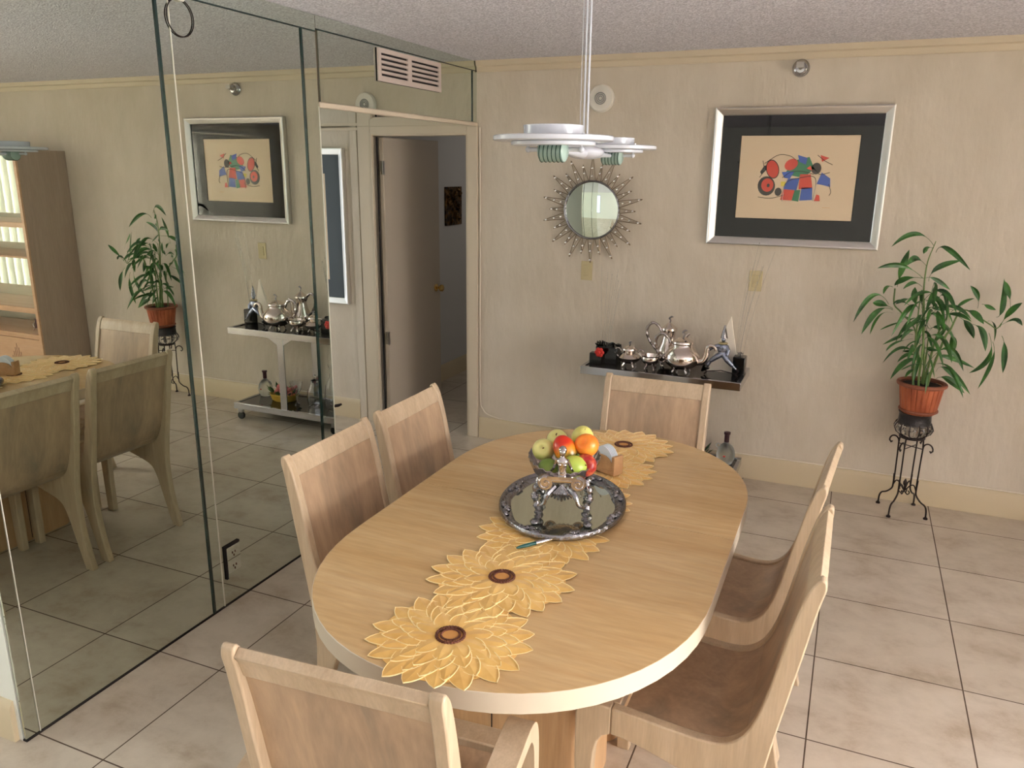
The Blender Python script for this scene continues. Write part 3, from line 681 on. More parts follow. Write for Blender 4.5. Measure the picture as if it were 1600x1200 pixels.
# napkin holder
nh=thing('napkin_holder','small wooden napkin holder behind the fruit bowl','napkin holder',(1.557,-2.190,TT+.010),R_(-24))
MB().box((0,0,.008),(.115,.048,.016)).build('base',wcraft,nh,bevel=.001)
for s in(-1,1): MB().box((.052*s,0,.040),(.012,.048,.056)).build('end_block',wcraft,nh,bevel=.001)
for s in(-1,1):
    m=MB(); m.prism([(-.046,.016),(.046,.016),(.046,.036)]+[(.046*cos(t),.036+.030*sin(t)) for t in [pi*q/14 for q in range(15)]]+[(-.046,.036)],s*.020,s*.024,lambda a,b,h:(a,h,b)); m.build('side_panel',wcraft,nh)
np_=MB()
for k in range(5):
    np_.prism([(.050*cos(t),.040*1+.078*sin(t)) for t in [pi*q/16 for q in range(17)]],-.016+k*.007,-.012+k*.007,lambda a,b,h:(a,h,b))
o=np_.build('paper_napkins',napkin,loc=(1.557,-2.190,TT+.010-.0235),rot=(0,0,R_(-24))); tag(o,'stack of pale blue-white paper napkins standing in the wooden holder','napkins',kind='stuff')
# ================================================================== PENDANT LAMP
lp=thing('pendant_lamp','white double-disc pendant lamp on a thin twin rod over the table','pendant lamp',(1.515,-2.41,0))
LX,LY=1.515,-2.41
m=MB()
for dx in(-.0055,.0055): m.tube([(dx,0,1.885),(dx,0,H)],.0032,8)
m.build('twin_rod',whitem,lp); MB().tube([(-.0165,0,1.885),(-.0165,0,H)],.0012,5).build('power_cord',whitem,lp)
MB().lathe([(0,H-.03),(.05,H-.03),(.06,H-.012),(.06,H),(0,H)],(0,0,0),28,cap=False).build('canopy',whitem,lp)
for ux,uy in((1.562,-2.80),(1.485,-2.03)):
    cx,cy=ux-LX,uy-LY
    MB().lathe([(.062,1.865),(.145,1.865),(.148,1.867),(.148,1.876),(.145,1.878),(.062,1.878),(.062,1.865)],(cx,cy,0),48,cap=False).build('disc',whitem,lp)
    MB().lathe([(0,1.855),(.102,1.855),(.104,1.857),(.104,1.863),(.102,1.8645),(0,1.8645)],(cx,cy,0),44,cap=False).build('lower_disc',whitem,lp)
    MB().lathe([(.060,1.868),(.072,1.870),(.074,1.902),(.070,1.903),(.066,1.876),(.0,1.870)],(cx,cy,0),40,cap=False).build('cup',whitem,lp)
    g=MB(); g.lathe([(0,-.034),(.020,-.034),(.026,-.030),(.026,.030),(.020,.034),(0,.034)],(0,0,0),24,Ry,cap=False)
    go=g.build('glass_drum',tealg,lp,loc=(cx+.004,cy-.01,1.842))
    s_=MB()
    for k in range(6): s_.tube([(-.027+.0108*k+.002*sin(t),.0264*cos(t),.0264*sin(t)) for t in [2*pi*q/24 for q in range(24)]],.0014,5,closed=True)
    s_.build('stripes',tealst,go,label='dark green stripes')
    m=MB(); m.tube([(cx-.075,cy+.01,1.846),(cx+.07,cy+.01,1.846)],.0055,10); m.build('lamp_rod',whitem,lp)
    m=MB()
    for d in(-.07,.07): m.ball((cx+d,cy+.01,1.846),.0075,10,8); m.tube([(cx+d,cy+.01,1.846),(cx+d,cy+.01,1.856)],.003,6); m.tube([(cx+d*1.2,cy-.02,1.870),(cx+d*1.2,cy-.02,1.884)],.004,6)
    m.build('end_caps',whitem,lp)
m=MB()
a=Vector((1.562-LX,-2.80-LY,1.845)); b=Vector((1.485-LX,-2.03-LY,1.845))
m.tube([a,a.lerp(b,.2),a.lerp(b,.42)],[.006,.008,.016],12); m.tube([a.lerp(b,.58),a.lerp(b,.8),b],[.016,.008,.006],12)
m.ball((0,0,1.848),(.055,.075,.020),24,12); m.tube([(0,0,1.85),(0,0,1.89)],.010,12)
m.build('center_body',whitem,lp)
# ================================================================== TEA CART
ct=thing('tea_cart','chrome tea cart with smoked glass shelves against the back wall','cart',(1.327,-.215,0))
def cartshelf(z,x0,x1,y0,y1,h,nm):
    m=MB(); w=.022
    m.b2((x0,y0,z-h),(x1,y0+w,z)); m.b2((x0,y1-w,z-h),(x1,y1,z)); m.b2((x0,y0+w,z-h),(x0+w,y1-w,z)); m.b2((x1-w,y0+w,z-h),(x1,y1-w,z))
    m.build(nm+'_frame',chrome,ct,bevel=.002)
    MB().b2((x0+w,y0+w,z-.016),(x1-w,y1-w,z-.006)).build(nm+'_glass',smoke,ct,smooth=False)
cartshelf(.690,-.458,.458,-.195,.195,.046,'top')
cartshelf(.130,-.458,.458,-.195,.195,.046,'shelf')
for y in(-.188,.188):
    MB().box((.0,y,.377),(.055,.012,.54)).build('column',chrome,ct,bevel=.002)
    m=MB(); m.prism([(-.10,.644),(.10,.644),(.028,.60),(-.028,.60)],y-.004,y+.004,lambda a,b,h:(a,h,b)); m.build('bracket',chrome,ct)
for sx in(-1,1):
    for sy in(-1,1):
        m=MB(); m.box((.42*sx,.165*sy,.068),(.03,.03,.03)); m.box((.42*sx,.165*sy,.048),(.034,.008,.03)); f=m.build('caster',chrome,ct)
        m=MB(); m.lathe([(0,-.011),(.026,-.011),(.029,-.006),(.029,.006),(.026,.011),(0,.011)],(0,0,0),22,Rx,cap=False); m.build('wheel',blackg,f,loc=(.42*sx,.165*sy,.029),label='black caster wheel')
CZ=.684
# ---- silver tea service
def pot(name,label,cat,loc,rz,prof,lid,handle,spout,sc=1,feet=4,lobes=0,mt=silverp,finial=True,footr=.04,group='silver tea service on the cart'):
    t=thing(name,label,cat,loc,rz,group)
    fs_=.55 if name=='sugar_bowl' else 1
    m=MB(); m.lathe([(r*sc,z*sc) for r,z in prof],(0,0,0),40,lobes=lobes,amp=.05); m.build('body',mt,t)
    if lid:
        m=MB(); m.lathe([(r*sc,z*sc) for r,z in lid],(0,0,0),32); lo=m.build('lid',mt,t)
        if finial:
            zt=lid[-1][1]*sc
            MB().tube(thru([(0,0,zt-.004),(.004*sc*fs_,0,zt+.012*sc*fs_),(-.004*sc*fs_,0,zt+.022*sc*fs_),(.010*sc*fs_,0,zt+.034*sc*fs_),(.018*sc*fs_,0,zt+.030*sc*fs_)],4),[.004*sc]*8+[.0055*sc]*5+[.003*sc]*4,7).build('finial',silverd,lo)
    for nm,pp_,rr_ in handle:
        P_=thru([Vector(p)*sc for p in pp_],5); k=len(P_); MB().tube(P_,[(rr_+ .0015*sin(i*1.4))*sc for i in range(k)],8).build('handle',silver,t)
    if spout:
        P_=thru([Vector(p)*sc for p in spout[0]],5); k=len(P_); a,b=spout[1]; MB().tube(P_,[(a+(b-a)*i/(k-1))*sc for i in range(k)],10).build('spout',mt,t)
    for q in range(feet):
        a=2*pi*q/feet+pi/4; f=footr*sc
        MB().tube(thru([(f*.8*cos(a),f*.8*sin(a),.026*sc),(f*1.15*cos(a),f*1.15*sin(a),.016*sc),(f*1.25*cos(a),f*1.25*sin(a),.004*sc)],4),[.005*sc]*5+[.006*sc]*4,7).build('foot',silver,t)
    return t
pot('teapot','largest silver teapot, wide-bodied, in front of the tall coffee pot','teapot',(1.435,-.285,CZ),R_(-4),
    [(.02,.024),(.055,.028),(.082,.048),(.092,.072),(.088,.10),(.070,.125),(.055,.138),(.052,.150),(.056,.158)],
    [(.056,.158),(.054,.166),(.040,.176),(.022,.184),(.006,.190)],
    [('h',[(-.060,0,.145),(-.085,0,.185),(-.115,0,.195),(-.142,0,.17),(-.14,0,.12),(-.12,0,.085),(-.085,0,.06)],.0085)],
    ([(.075,0,.065),(.11,0,.075),(.125,0,.11),(.128,0,.145),(.145,0,.158),(.165,0,.15),(.172,0,.135)],(.020,.006)),sc=1.10)
pot('coffee_pot','tall silver coffee pot with big loop handle, standing at the back','coffee pot',(1.325,-.150,CZ),R_(4),
    [(.02,.024),(.05,.030),(.066,.05),(.070,.075),(.060,.105),(.044,.14),(.036,.175),(.038,.20),(.046,.215)],
    [(.047,.215),(.046,.226),(.032,.238),(.014,.252),(.006,.260)],
    [('h',[(-.038,0,.195),(-.065,0,.235),(-.10,0,.25),(-.13,0,.215),(-.125,0,.17),(-.10,0,.125),(-.062,0,.085)],.0085)],
    ([(.055,0,.07),(.085,0,.10),(.09,0,.15),(.105,0,.19),(.12,0,.20)],(.016,.006)))
pot('sugar_bowl','small lidded silver sugar bowl with two loop handles at the left','sugar bowl',(1.125,-.275,CZ),0,
    [(.015,.022),(.040,.026),(.062,.044),(.066,.058),(.052,.074),(.034,.084),(.034,.094),(.044,.102)],
    [(.045,.102),(.043,.110),(.026,.122),(.008,.130)],
    [('h',[(.045,0,.085),(.062,0,.105),(.082,0,.10),(.085,0,.075),(.064,0,.055)],.0045),('h',[(-.045,0,.085),(-.062,0,.105),(-.082,0,.10),(-.085,0,.075),(-.064,0,.055)],.0045)],None,footr=.036)
pot('creamer','low open silver creamer between the sugar bowl and teapot','creamer',(1.258,-.300,CZ),pi,
    [(.014,.030),(.030,.032),(.050,.050),(.056,.066),(.052,.080),(.056,.088),(.052,.086),(.046,.066),(.0,.050)],None,
    [('h',[(-.050,0,.070),(-.070,0,.095),(-.088,0,.08),(-.075,0,.055),(-.055,0,.05)],.004)],([(.045,0,.07),(.062,0,.085),(.070,0,.092)],(.014,.010)),finial=False,footr=.030)
# ---- black boxes with beaded sprays
def spray(root,cx,z0,n,h,lean,seed,spread):
    rr=random.Random(seed)
    for k in range(n):
        a=rr.uniform(-1,1); b=rr.uniform(-1,1); hh=h*rr.uniform(.75,1.02)
        p=[(cx+a*.026,b*.020,z0),(cx+a*spread*.6+lean*.15,b*spread*.35,z0+hh*.45),(cx+a*spread+lean,b*spread*.5,z0+hh)]
        P_=bez(p[0],p[1],p[2],12); m=MB(); m.tube(P_,.0007,4,cap=False,mi=1)
        for q in range(rr.randint(4,7)):
            t=P_[rr.randint(4,12)]; m.ball((t.x,t.y,t.z+rr.uniform(-.01,.01)),rr.uniform(.0018,.0032),6,5)
        m.build('beaded_wire',[clear,threadm],root)
bx=thing('flower_box','black lacquered box with a red flower and a spray of clear beaded wires','decorative box',(.985,-.250,CZ))
m=MB(); m.box((0,.02,.052),(.135,.10,.104)); m.box((-.055,-.045,.035),(.075,.05,.07)); m.build('box',blackg,bx,bevel=.006)
m=MB(); rr=random.Random(5)
for k in range(16): m.box((-.06+rr.uniform(0,.12),rr.uniform(-.02,.05),.104+rr.uniform(0,.012)),(.035,.022,.006),M=Euler((rr.uniform(-.6,.6),rr.uniform(-.6,.6),rr.uniform(0,3))).to_matrix())
m.build('leaf_shards',blackg,bx)
m=MB()
for k in range(6):
    a=2*pi*k/6; m.ball((-.028+.017*cos(a),-.075,.078+.017*sin(a)),(.013,.005,.013),10,8)
m.ball((-.028,-.079,.078),.008,8,6); m.build('flower',red,bx,label='red flower')
spray(bx,-.02,.105,9,.46,.02,2,.065)
gx=thing('flower_box','small black cube with glass jewel and tall beaded wires, right end of cart','decorative box',(1.745,-.200,CZ))
MB().box((0,0,.055),(.068,.080,.110)).build('box',blackg,gx,bevel=.005)
m=MB(); m.ball((0,0,.122),(.016,.016,.012),8,5); 
for k in range(5): m.tube([(0,0,.115),(.022*cos(k*1.26),.022*sin(k*1.26),.135)],[.004,.001],5)
m.build('glass_jewel',clear,gx)
spray(gx,.0,.108,9,.66,.09,9,.085)
# ---- triangular panel with acrobat figurine
tp=thing('triangle_panel','tall cream triangular panel standing behind the blue figurine on the cart','ornament',(1.655,-.165,CZ))
m=MB(); m.prism([(-.098,0),(.088,0),(.020,.325)],-.010,.010,lambda a,b,h:(a,h,b)); m.build('panel',mat('cream_resin',srgb(246,238,224),.3),tp,bevel=.002)
fg=thing('acrobat_figurine','metallic blue and silver figurine with a pointed hat straddling a dark wire base','figurine',(1.655,-.262,CZ))
m=MB(); k_=.92
m.ball((0,0,.158),(.032,.020,.034),14,10); m.ball((.002,0,.128),(.025,.018,.020),12,8)
m.tube([(.0,0,.128),(-.028,-.008,.110),(-.062,-.006,.082)],[.019,.017,.013],9); m.tube([(-.062,-.006,.082),(-.080,-.002,.058)],[.010,.016],9)
m.tube([(.006,0,.125),(.030,-.010,.095),(.060,-.008,.066)],[.019,.016,.012],9); m.tube([(.060,-.008,.066),(.082,-.004,.044)],[.009,.006],8)
m.tube([(-.018,0,.172),(-.050,-.012,.165),(-.074,-.010,.142)],[.014,.011,.007],8); m.tube([(.018,0,.172),(.034,-.014,.150),(.030,-.024,.122)],[.014,.011,.008],8)
m.tube([(0,0,.185),(0,0,.200)],.006,8); m.ball((0,-.002,.208),(.012,.013,.015),12,9)
bd=m.build('body',mat('pewter_blue',srgb(150,158,178),.25,.85),fg); r_=bd.modifiers.new('remesh','REMESH'); r_.mode='VOXEL'; r_.voxel_size=.0028; r_.use_smooth_shade=True
MB().lathe([(.019,.216),(.013,.245),(.004,.285),(.001,.292)],(0.002,0,0),14,lobes=4,amp=.2).build('pointed_hat',silverd,fg)
MB().lathe([(.010,.183),(.022,.188),(.028,.186),(.024,.192),(.010,.194)],(0,0,0),14).build('ruff',mat('pale_gold',srgb(190,176,130),.35,.5),fg)
MB().lathe([(.020,-.006),(.022,0),(.006,.036),(.001,.040)],(-.084,-.004,.046),10,Matrix.Rotation(R_(-140),3,'Y')).build('flared_cuff',blackg,fg)
m=MB()
for s in(-1,1): m.tube(thru([(s*.070,-.004,.052),(s*.094,-.006,.034),(s*.080,-.008,.018),(s*.092,-.010,.004)],5),.0045,7)
m.tube([(-.080,-.008,.02),(0,-.008,.032),(.080,-.008,.02)],.003,6)
m.build('wire_base',iron,fg)
# ---- lower shelf items
LZ=.124
bo=thing('glass_bottle','round frosted bottle with a burgundy stopper and tiny red seal on the lower cart shelf','bottle',(1.705,-.150,LZ))
MB().lathe([(0,0),(.030,0),(.040,.006),(.052,.035),(.054,.062),(.046,.095),(.028,.118),(.016,.126),(.013,.130),(.013,.140),(0,.140)],(0,0,0),32,cap=False).build('body',frosted,bo)
MB().lathe([(.0145,.136),(.0145,.182),(.019,.184),(.019,.196),(0,.196)],(0,0,0),20,cap=False).build('stopper',burg,bo,label='burgundy stopper')
MB().ball((0,-.054,.062),(.008,.003,.005),10,6).build('red_seal',red,bo,label='small red seal')
MB().tube([(-.046+.012*cos(t),0,.108+.012*sin(t)) for t in [2*pi*q/18 for q in range(18)]],.004,6,closed=True).build('ear_handle',frosted,bo)
def vase(label,x,y,prof,mt=clear,name='glass_vase'):
    t=thing(name,label,'vase',(x,y,LZ)); inner=[(max(r-.003,.001),z+.003 if i==0 else z) for i,(r,z) in enumerate(prof)]
    MB().lathe(prof+[(r,z) for r,z in reversed(inner)],(0,0,0),32,cap=False).build('body',mt,t); return t
v=vase('clear glass jar with lid in the middle of the lower cart shelf',1.20,-.21,[(.04,0),(.055,.01),(.062,.06),(.055,.12),(.035,.155),(.030,.18)])
MB().lathe([(.033,.182),(.030,.192),(.012,.2),(.010,.215),(.014,.228),(0,.234)],(0,0,0),24,cap=False).build('lid',clear,v)
vase('tall clear glass vase at the doorway end of the lower cart shelf',1.01,-.22,[(.045,0),(.060,.02),(.068,.10),(.060,.18),(.030,.24),(.026,.30),(.036,.33)])
vase('small flared clear glass beside the flower basket',1.345,-.24,[(.02,0),(.02,.006),(.006,.02),(.006,.07),(.035,.11),(.045,.17)])
fb=thing('flower_basket','low yellow basket of pink flowers and green leaves on the lower cart shelf','flower basket',(1.50,-.19,LZ))
MB().lathe([(0,0),(.075,0),(.09,.01),(.105,.05),(.10,.055),(.09,.045),(0,.04)],(0,0,0),30,sx=1.1,sy=.8,cap=False,lobes=24,amp=.06).build('basket',basketm,fb)
rr=random.Random(8); m=MB()
for k in range(26):
    a=rr.uniform(0,6.28); r=rr.uniform(0,.1); m.ball((r*cos(a)*1.2,r*sin(a)*.8,.05+rr.uniform(0,.055)),rr.uniform(.012,.02),8,6,fn=None)
o=m.build('pink_flowers',pink,fb)
m=MB()
for k in range(30):
    a=rr.uniform(0,6.28); c=Vector((.075*cos(a)*1.2,.06*sin(a),.05)); d=Vector((cos(a)*.05,sin(a)*.04,rr.uniform(.0,.07))); s=Vector((-sin(a),cos(a),0))*.014
    m.add([c,c+d*.5+s,c+d,c+d*.5-s],[(0,1,2,3)])
m.build('leaves',leafm,fb,fix=False)
# ================================================================== PLANT STAND + PLANT
ps=thing('plant_stand','black wrought-iron plant stand with scrolled legs and a caged bubble-glass urn','plant stand',(2.668,-.150,0),R_(15))
MB().lathe([(.070,.505),(.082,.512),(.080,.535),(.078,.560),(.084,.572),(.074,.572),(.070,.56),(.07,.505)],(0,0,0),32,cap=False).build('urn_collar',urn,ps)
MB().lathe([(.02,.440),(.055,.444),(.084,.462),(.094,.485),(.086,.506),(.066,.516)],(0,0,0),96,cap=True,rfun=lambda a,r,z,j: r*(.90+.14*abs(sin(a*6)))).build('bubble_glass_urn',bulbg,ps,label='smoky ribbed glass urn')
m=MB()
for k in range(12):
    a=2*pi*k/12; m.tube([(r*cos(a),r*sin(a),z) for r,z in((.030,.436),(.060,.442),(.086,.462),(.097,.486),(.088,.508),(.078,.520))],.0032,6)
m.tube([(.06*cos(t),.06*sin(t),.440) for t in [2*pi*q/30 for q in range(30)]],.004,6,closed=True); m.build('urn_cage',iron,ps)
for q in range(4):
    a=pi/4+q*pi/2; f=lambda r,z:(r*cos(a),r*sin(a),z)
    m=MB(); m.tube(thru([f(.122,.372),f(.112,.360),f(.104,.372),f(.110,.394),f(.128,.396),f(.136,.376)],4)[::1],.0040,6) if 0 else None
    cur=[f(.064+.0+(.026-.0016*i)*0+.030-.030*cos(i*.38) if i<9 else .124-.010*cos(i*.5),.392+.024*sin(i*.38)) for i in range(9)]
    m.tube([f(.062,.150),f(.064,.30),f(.066,.385)]+[f(.066+.026-.026*cos(t),.385+.030*sin(t)) for t in [.4*i for i in range(1,9)]]+[f(.108,.372),f(.102,.380)],.0042,7)
    m.tube(thru([f(.066,.20),f(.064,.15),f(.068,.115),f(.095,.085),f(.120,.072),f(.131,.050),f(.134,.008)],4),.0045,7); m.lathe([(.012,0),(.012,.006),(.006,.012)],f(.134,0),10)
    m.build('leg',iron,ps)
m=MB()
for q in range(4):
    a=pi/4+q*pi/2; f=lambda r,z:(r*cos(a),r*sin(a),z)
    m.tube(thru([f(.066,.130),f(.05,.165),f(.03,.160),f(.012,.135),f(0,.120)],4),.0035,6); m.tube(thru([f(.0,.12),f(.02,.105),f(.03,.118),f(.022,.128)],4),.003,6)
    if q<2: MB().tube([f(.064,.375+.004*q),f(-.064,.375+.004*q)],.0028,6).build('cross_wire',iron,ps)
m.tube([(0,0,.115),(0,0,.15)],.004,6); m.lathe([(.004,.15),(.010,.158),(.011,.170),(.006,.182),(.001,.192)],(0,0,0),10); m.build('cross_brace',iron,ps)
m=MB(); m.tube([(.062*cos(t),.062*sin(t),.432) for t in [2*pi*q/24 for q in range(24)]],.004,6,closed=True)
for q in range(4):
    a=pi/4+q*pi/2; m.tube([(.062*cos(a),.062*sin(a),.432),(.066*cos(a),.066*sin(a),.385)],.0042,6)
m.build('top_ring',iron,ps)
pt=thing('potted_plant','leafy green bamboo-like plant in a slatted terracotta-coloured basket pot','potted plant',(2.680,-.160,0))
pt.location=(2.676,-.158,0)
MB().lathe([(.078,.574),(.084,.580),(.106,.716),(.106,.720)],(0,0,0),120,rfun=lambda a,r,z,j:r*(1-.035*(abs(sin(a*13))<.25)),ang=30) if 0 else None
m=MB(); m.lathe([(0,.574),(.080,.574),(.088,.585),(.108,.722),(.100,.722),(.0,.70)],(0,0,0),120,rfun=lambda a,r,z,j:r*(1-.04*(abs(sin(a*12))<.3)*(j in(1,2,3))),cap=False); m.build('pot',terra,pt)
m=MB()
for z,r,t in((.732,.112,.011),(.590,.090,.007)): m.tube([(r*cos(q),r*sin(q),z) for q in [2*pi*i/40 for i in range(40)]],t,8,closed=True)
m.build('pot_rim',terrad,pt,label='darker rolled rim')
MB().lathe([(0,.728),(.104,.722)],(0,0,0),30,cap=False).build('soil',soil,pt)
LEAVES=[[(-43,-20,1451),(-133,-56,1507),(-236,-80,1440)],[(-29,-27,1417),(14,-76,1444),(125,-108,1345)],[(-40,-12,1436),(-71,-33,1437),(-84,-47,1409)],[(-58,-24,1343),(-118,-68,1387),(-154,-97,1352)],[(-70,-29,1285),(-179,-81,1349),(-290,-116,1332)],[(-181,-11,1231),(-173,-32,1315),(-151,-46,1427)],[(-60,16,1280),(-144,44,1271),(-192,63,1228)],[(-60,10,1281),(-6,27,1278),(67,38,1226)],[(-39,8,1267),(-8,21,1334),(97,31,1378)],[(-67,-21,1240),(-114,-58,1263),(-157,-83,1231)],[(-66,-4,1119),(-94,-12,1177),(-99,-17,1237)],[(-55,-18,1129),(-64,-50,1185),(-65,-72,1232)],[(-211,-23,1141),(-292,-66,1186),(-369,-94,1044)],[(-188,-27,1120),(-240,-75,1146),(-289,-108,1155)],[(-187,-21,1112),(-262,-59,1104),(-323,-85,982)],[(-183,16,1091),(-249,45,1066),(-278,65,958)],[(-84,11,1054),(-169,31,1036),(-233,44,990)],[(-163,10,1094),(-127,28,1079),(-90,39,1061)],[(-75,10,987),(-134,27,971),(-210,38,914)],[(-75,-22,970),(-148,-63,948),(-197,-89,903)],[(-48,-16,1174),(-9,-45,1166),(16,-65,1135)],[(-39,0,1165),(-8,1,1182),(23,2,1191)],[(37,6,945),(46,17,981),(79,24,1036)],[(82,12,1008),(115,35,969),(117,49,875)],[(122,14,1094),(169,38,1056),(210,55,982)],[(137,-28,1138),(171,-78,1134),(220,-112,1087)],[(79,-1,1115),(124,-2,1163),(176,-3,1196)],[(197,3,1146),(188,8,1210),(150,11,1257)],[(211,-6,1170),(235,-17,1166),(274,-24,1148)],[(161,-23,1066),(222,-65,1049),(249,-93,948)],[(89,-8,1131),(48,-21,1138),(-11,-31,1135)],[(302,-28,1064),(323,-78,1146),(365,-111,1204)],[(286,17,1107),(309,46,1147),(299,66,1296)],[(339,13,1162),(326,36,1230),(301,52,1284)],[(291,-4,1052),(357,-10,1102),(399,-15,1078)],[(319,-17,1020),(338,-47,955),(343,-67,842)],[(266,15,1024),(289,43,894),(214,61,798)],[(286,-2,985),(300,-7,883),(255,-10,735)],[(251,14,1082),(282,39,1066),(301,55,975)],[(42,12,860),(88,34,883),(234,48,830)],[(55,-6,803),(104,-16,826),(225,-23,704)],[(60,-11,766),(110,-30,777),(196,-43,713)],[(-39,-1,908),(-34,-3,870),(-30,-4,817)],[(7,-32,750),(15,-91,811),(10,-130,705)],[(-3,-24,1030),(18,-67,1047),(36,-96,1039)],[(-15,-16,929),(3,-46,929),(38,-66,925)],[(-39,10,913),(-77,28,898),(-112,41,888)],[(14,-30,904),(4,-85,854),(-9,-121,830)],[(-202,-30,1232),(-231,-84,1237),(-245,-120,1204)],[(-101,0,1130),(-151,1,1156),(-190,2,1138)],[(-108,-18,1177),(-142,-50,1172),(-180,-71,1150)],[(7,-4,913),(7,-12,961),(-12,-18,1005)],[(-31,-8,1047),(-52,-22,1002),(-51,-31,936)],[(-37,-15,1093),(-59,-41,1095),(-75,-58,1059)]]
STEMS=[[(8,0,758),(-46,0,1120),(-59,0,1340),(-34,0,1471)],[(-51,-30,782),(-62,-30,973),(-68,-30,1123),(-69,-30,1226)],[(-47,30,776),(-61,30,992),(-142,30,1092),(-182,30,1135),(-189,30,1218)],[(30,-20,788),(69,-20,983),(89,-20,1030),(132,-20,1137),(248,-20,1080),(289,-20,1055),(309,-20,1086)],[(16,30,767),(35,30,970),(71,30,1094),(61,30,1168)],[(-23,-45,773),(-24,-45,903),(-34,-45,1053),(-51,-45,1185)],[(0,20,752),(2,20,892),(-2,20,999)]]
for sI,st in enumerate(STEMS):
    P_=thru([Vector(p)/1000 for p in st],6); b0=Vector((P_[0].x*.8,P_[0].y,.722)); P_=[b0]+P_
    k=len(P_); MB().tube(P_,[.0065-.0045*i/(k-1) if sI not in(2,) else .004 for i in range(k)],8).build('cane',canem,pt)
rr=random.Random(21)
def add_leaf(m,a,b,c,w):
    P_=bez(a,Vector(b)*2-(Vector(a)+Vector(c))*.5,c,12); n=len(P_); L=[];C_=[];Q=[]
    side=Vector((rr.uniform(-.5,.5),rr.uniform(-1,1),rr.uniform(-.5,.5)))
    for i,p in enumerate(P_):
        t=i/(n-1); tan=(P_[min(i+1,n-1)]-P_[max(i-1,0)]).normalized(); s=tan.cross(side); 
        if s.length<1e-3: s=tan.orthogonal()
        s.normalize(); u=tan.cross(s)
        ww=.0012 if t<.28 else max(.0003,w*sin(pi*((t-.28)/.72))**.75)
        C_.append(p); L.append(p+s*ww+u*ww*.35); Q.append(p-s*ww+u*ww*.35)
    m.strip(L,C_); m.strip(C_,Q)
groups=[LEAVES[i::3] for i in range(3)]
m=MB()
for lf in LEAVES:
    a,b,c=[Vector(p)/1000 for p in lf]; add_leaf(m,a,b,c,rr.uniform(.011,.0165)*(1.1 if (c-a).length>.12 else .8))
# bushy leaves growing toward the room and around the canes
for k in range(44):
    z=rr.uniform(.80,1.22); a=rr.uniform(pi*.95,pi*2.05); L_=rr.uniform(.12,.26)
    base=Vector((rr.uniform(-.07,.03),rr.uniform(-.05,.02),z)); d=Vector((cos(a)*.8,sin(a),0))
    mid=base+d*L_*.5+Vector((0,0,rr.uniform(.02,.07))); tip=base+d*L_+Vector((0,0,rr.uniform(-.10,.01)))
    if tip.y+(-.158)>-.02: continue
    add_leaf(m,base,mid,tip,rr.uniform(.009,.015))
m.build('foliage',leafm,pt,fix=False)
# ================================================================== BOOKCASE, SOFA
bk=thing('wall_unit','tall taupe wall unit with mirrored shelves, seen reflected in the mirrored wall','wall unit',(3.72,-.0,0))
MB().b2((0,-.425,0),(.025,-.004,1.905)).build('side_panel',wbook,bk,smooth=False)
MB().b2((1.855,-.425,0),(1.88,-.004,1.905)).build('side_panel',wbook,bk,smooth=False)
MB().b2((-.002,-.440,0),(.027,-.425,1.905)).build('edge_strip',wbookf,bk,smooth=False)
MB().b2((.025,-.425,1.875),(1.855,-.004,1.905)).build('top_panel',wbook,bk,smooth=False)
MB().b2((.025,-.010,.45),(1.855,-.006,1.875)).build('mirror_back',mirror2,bk,smooth=False)
for z0,z1,x in((1.315,1.355,0),(1.07,1.085,.02),(.63,.675,0),(.415,.455,0)): MB().b2((.025,-.435+x,z0),(1.855,-.012,z1)).build('shelf',wbookf,bk,bevel=.003)
for xx in(): MB().b2((xx,-.43,.455),(xx+.025,-.012,1.875)).build('divider',wbookf,bk,smooth=False)
for i in range(3):
    x0=.03+i*.61; d=MB().b2((x0,-.430,.06),(x0+.60,-.412,.410)).build('door',wbookf,bk,bevel=.003)
    m=MB()
    for k in range(-4,5): m.b2((x0+.3+k*.022-.002,-.4315,.16+abs(k)*.004),(x0+.3+k*.022+.002,-.4295,.36-abs(k)*.035))
    m.build('fan_carving',brownst,d,smooth=False)
MB().b2((.03,-.40,0),(1.85,-.02,.06)).build('plinth',wbook,bk,smooth=False)
jb=thing('keepsake_box','burgundy box with curled silver feet on the low shelf of the wall unit','box',(3.87,-.26,.455))
MB().box((0,0,.055),(.17,.10,.075)).build('box',burg,jb,bevel=.006)
MB().box((0,0,.096),(.18,.11,.008)).build('lid',burg,jb,bevel=.003)
for sx in(-1,1):
    for sy in(-1,1): MB().tube(thru([(sx*.085,sy*.05,.07),(sx*.10,sy*.056,.05),(sx*.088,sy*.052,.025),(sx*.10,sy*.06,.004)],4),.005,7).build('foot',silverp,jb)
so=thing('sofa','dark grey patterned sofa across the room, seen reflected in the wall unit','sofa',(5.55,-2.3,-.06),0)
MB().box((0,0,.24),(.90,2.1,.36)).build('base',sofam,so,bevel=.04,seg=3)
MB().box((.36,0,.60),(.24,2.1,.52)).build('backrest',sofam,so,bevel=.07,seg=4)
for s in(-1,1): MB().box((0,s*.98,.42),(.92,.22,.48)).build('armrest',sofam,so,bevel=.07,seg=4)
for s in(-1,0,1): MB().box((-.08,s*.58,.46),(.66,.56,.16)).build('seat_cushion',sofam,so,bevel=.05,seg=3)
# ================================================================== CAMERA
cam=bpy.data.cameras.new('camera'); co=bpy.data.objects.new('camera',cam); COL.objects.link(co); SC.camera=co
r=Vector((0.91800922,0.39642627,0.01026085)); u=Vector((-0.11300238,0.23670385,0.96498795)); f=Vector((-0.38011779,0.88702734,-0.26209342))
M=Matrix((r,u,-f)).transposed().to_4x4(); M.translation=Vector((2.27412,-4.70292,1.79687)); co.matrix_world=M
cam.sensor_width=36; cam.lens=1233.24/1600*36; cam.clip_start=.05
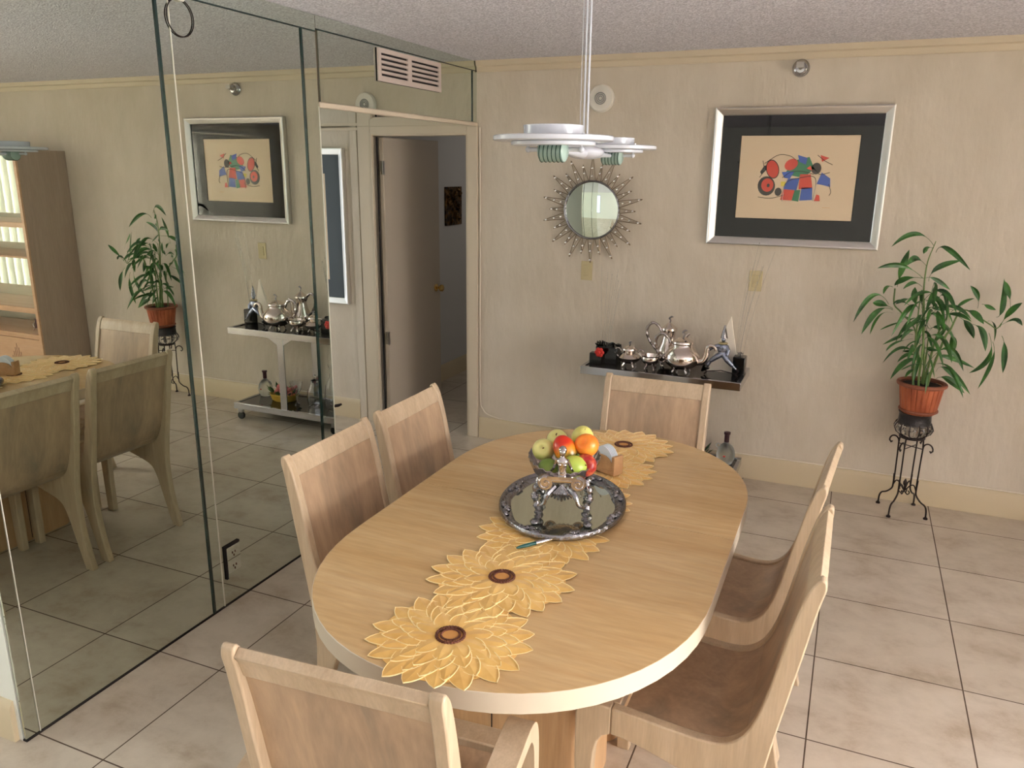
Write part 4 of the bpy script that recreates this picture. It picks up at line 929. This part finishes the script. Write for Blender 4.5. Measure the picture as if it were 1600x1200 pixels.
# ================================================================== LIGHT
def area(name,loc,rot,sx,sy,power,col):
    l=bpy.data.lights.new(name,'AREA'); l.shape='RECTANGLE'; l.size=sx; l.size_y=sy; l.energy=power; l.color=col
    o=bpy.data.objects.new(name,l); COL.objects.link(o); o.location=loc; o.rotation_euler=rot; return o
area('daylight_side_window',(6.6,-3.25,1.2),(0,pi/2,0),2.4,5.4,LP[0],(1.0,.955,.93))
area('daylight_kitchen_window',(-1.9,-8.2,1.4),(pi/2,0,0),2.4,1.9,LP[1],(.9,1.0,.93))
area('alcove_fill_daylight',(-2.15,-.83,1.15),(0,-pi/2,0),1.7,1.5,LP[2],(1.0,1.0,.93))  # added light for the alcove, behind the unseen window
lampem=mat('lit_diffuser',(1,1,1,1),.5); nodes(lampem)[2].inputs['Emission Color'].default_value=(.92,1.0,.93,1); nodes(lampem)[2].inputs['Emission Strength'].default_value=LP[3]
kl=thing('ceiling_light','long fluorescent kitchen ceiling light beyond the end of the mirrored wall','ceiling light',(-2.2,-4.7,2.44))
MB().b2((-.35,-.75,-.05),(.35,.75,0)).build('housing',whitem,kl,smooth=False); MB().b2((-.33,-.73,-.08),(.33,.73,-.05)).build('diffuser',lampem,kl,bevel=.01)
hl=thing('ceiling_light','small round fill light added out of view in the hallway past the door','ceiling light',(.15,1.9,2.44))  # hall lamp is added out of view to brighten the dark hallway
lampw=mat('hall_fill_glow',(1,1,1,1),.5); nodes(lampw)[2].inputs['Emission Color'].default_value=(1,.93,.84,1); nodes(lampw)[2].inputs['Emission Strength'].default_value=LP[4]
MB().lathe([(0,0),(.15,0),(.15,-.02),(0,-.02)],(0,0,0),32,cap=False).build('base_ring',whitem,hl); MB().lathe([(.13,-.02),(.12,-.06),(.06,-.085),(0,-.09)],(0,0,0),32,cap=False).build('glass_shade',lampw,hl)
w=bpy.data.worlds.new('world'); SC.world=w; w.use_nodes=True; w.node_tree.nodes['Background'].inputs[0].default_value=(.8,.9,1,1); w.node_tree.nodes['Background'].inputs[1].default_value=1.0
SC.view_settings.view_transform='Standard'; SC.view_settings.look='None'; SC.view_settings.gamma=1; SC.view_settings.exposure=EXPO
try:
    SC.view_settings.use_curve_mapping=False
except Exception: pass
cy=SC.cycles; cy.max_bounces=12; cy.diffuse_bounces=6; cy.glossy_bounces=7; cy.transmission_bounces=8; cy.sample_clamp_indirect=6; cy.caustics_refractive=False; cy.use_denoising=True
try: cy.denoiser='OPENIMAGEDENOISE'
except Exception: pass
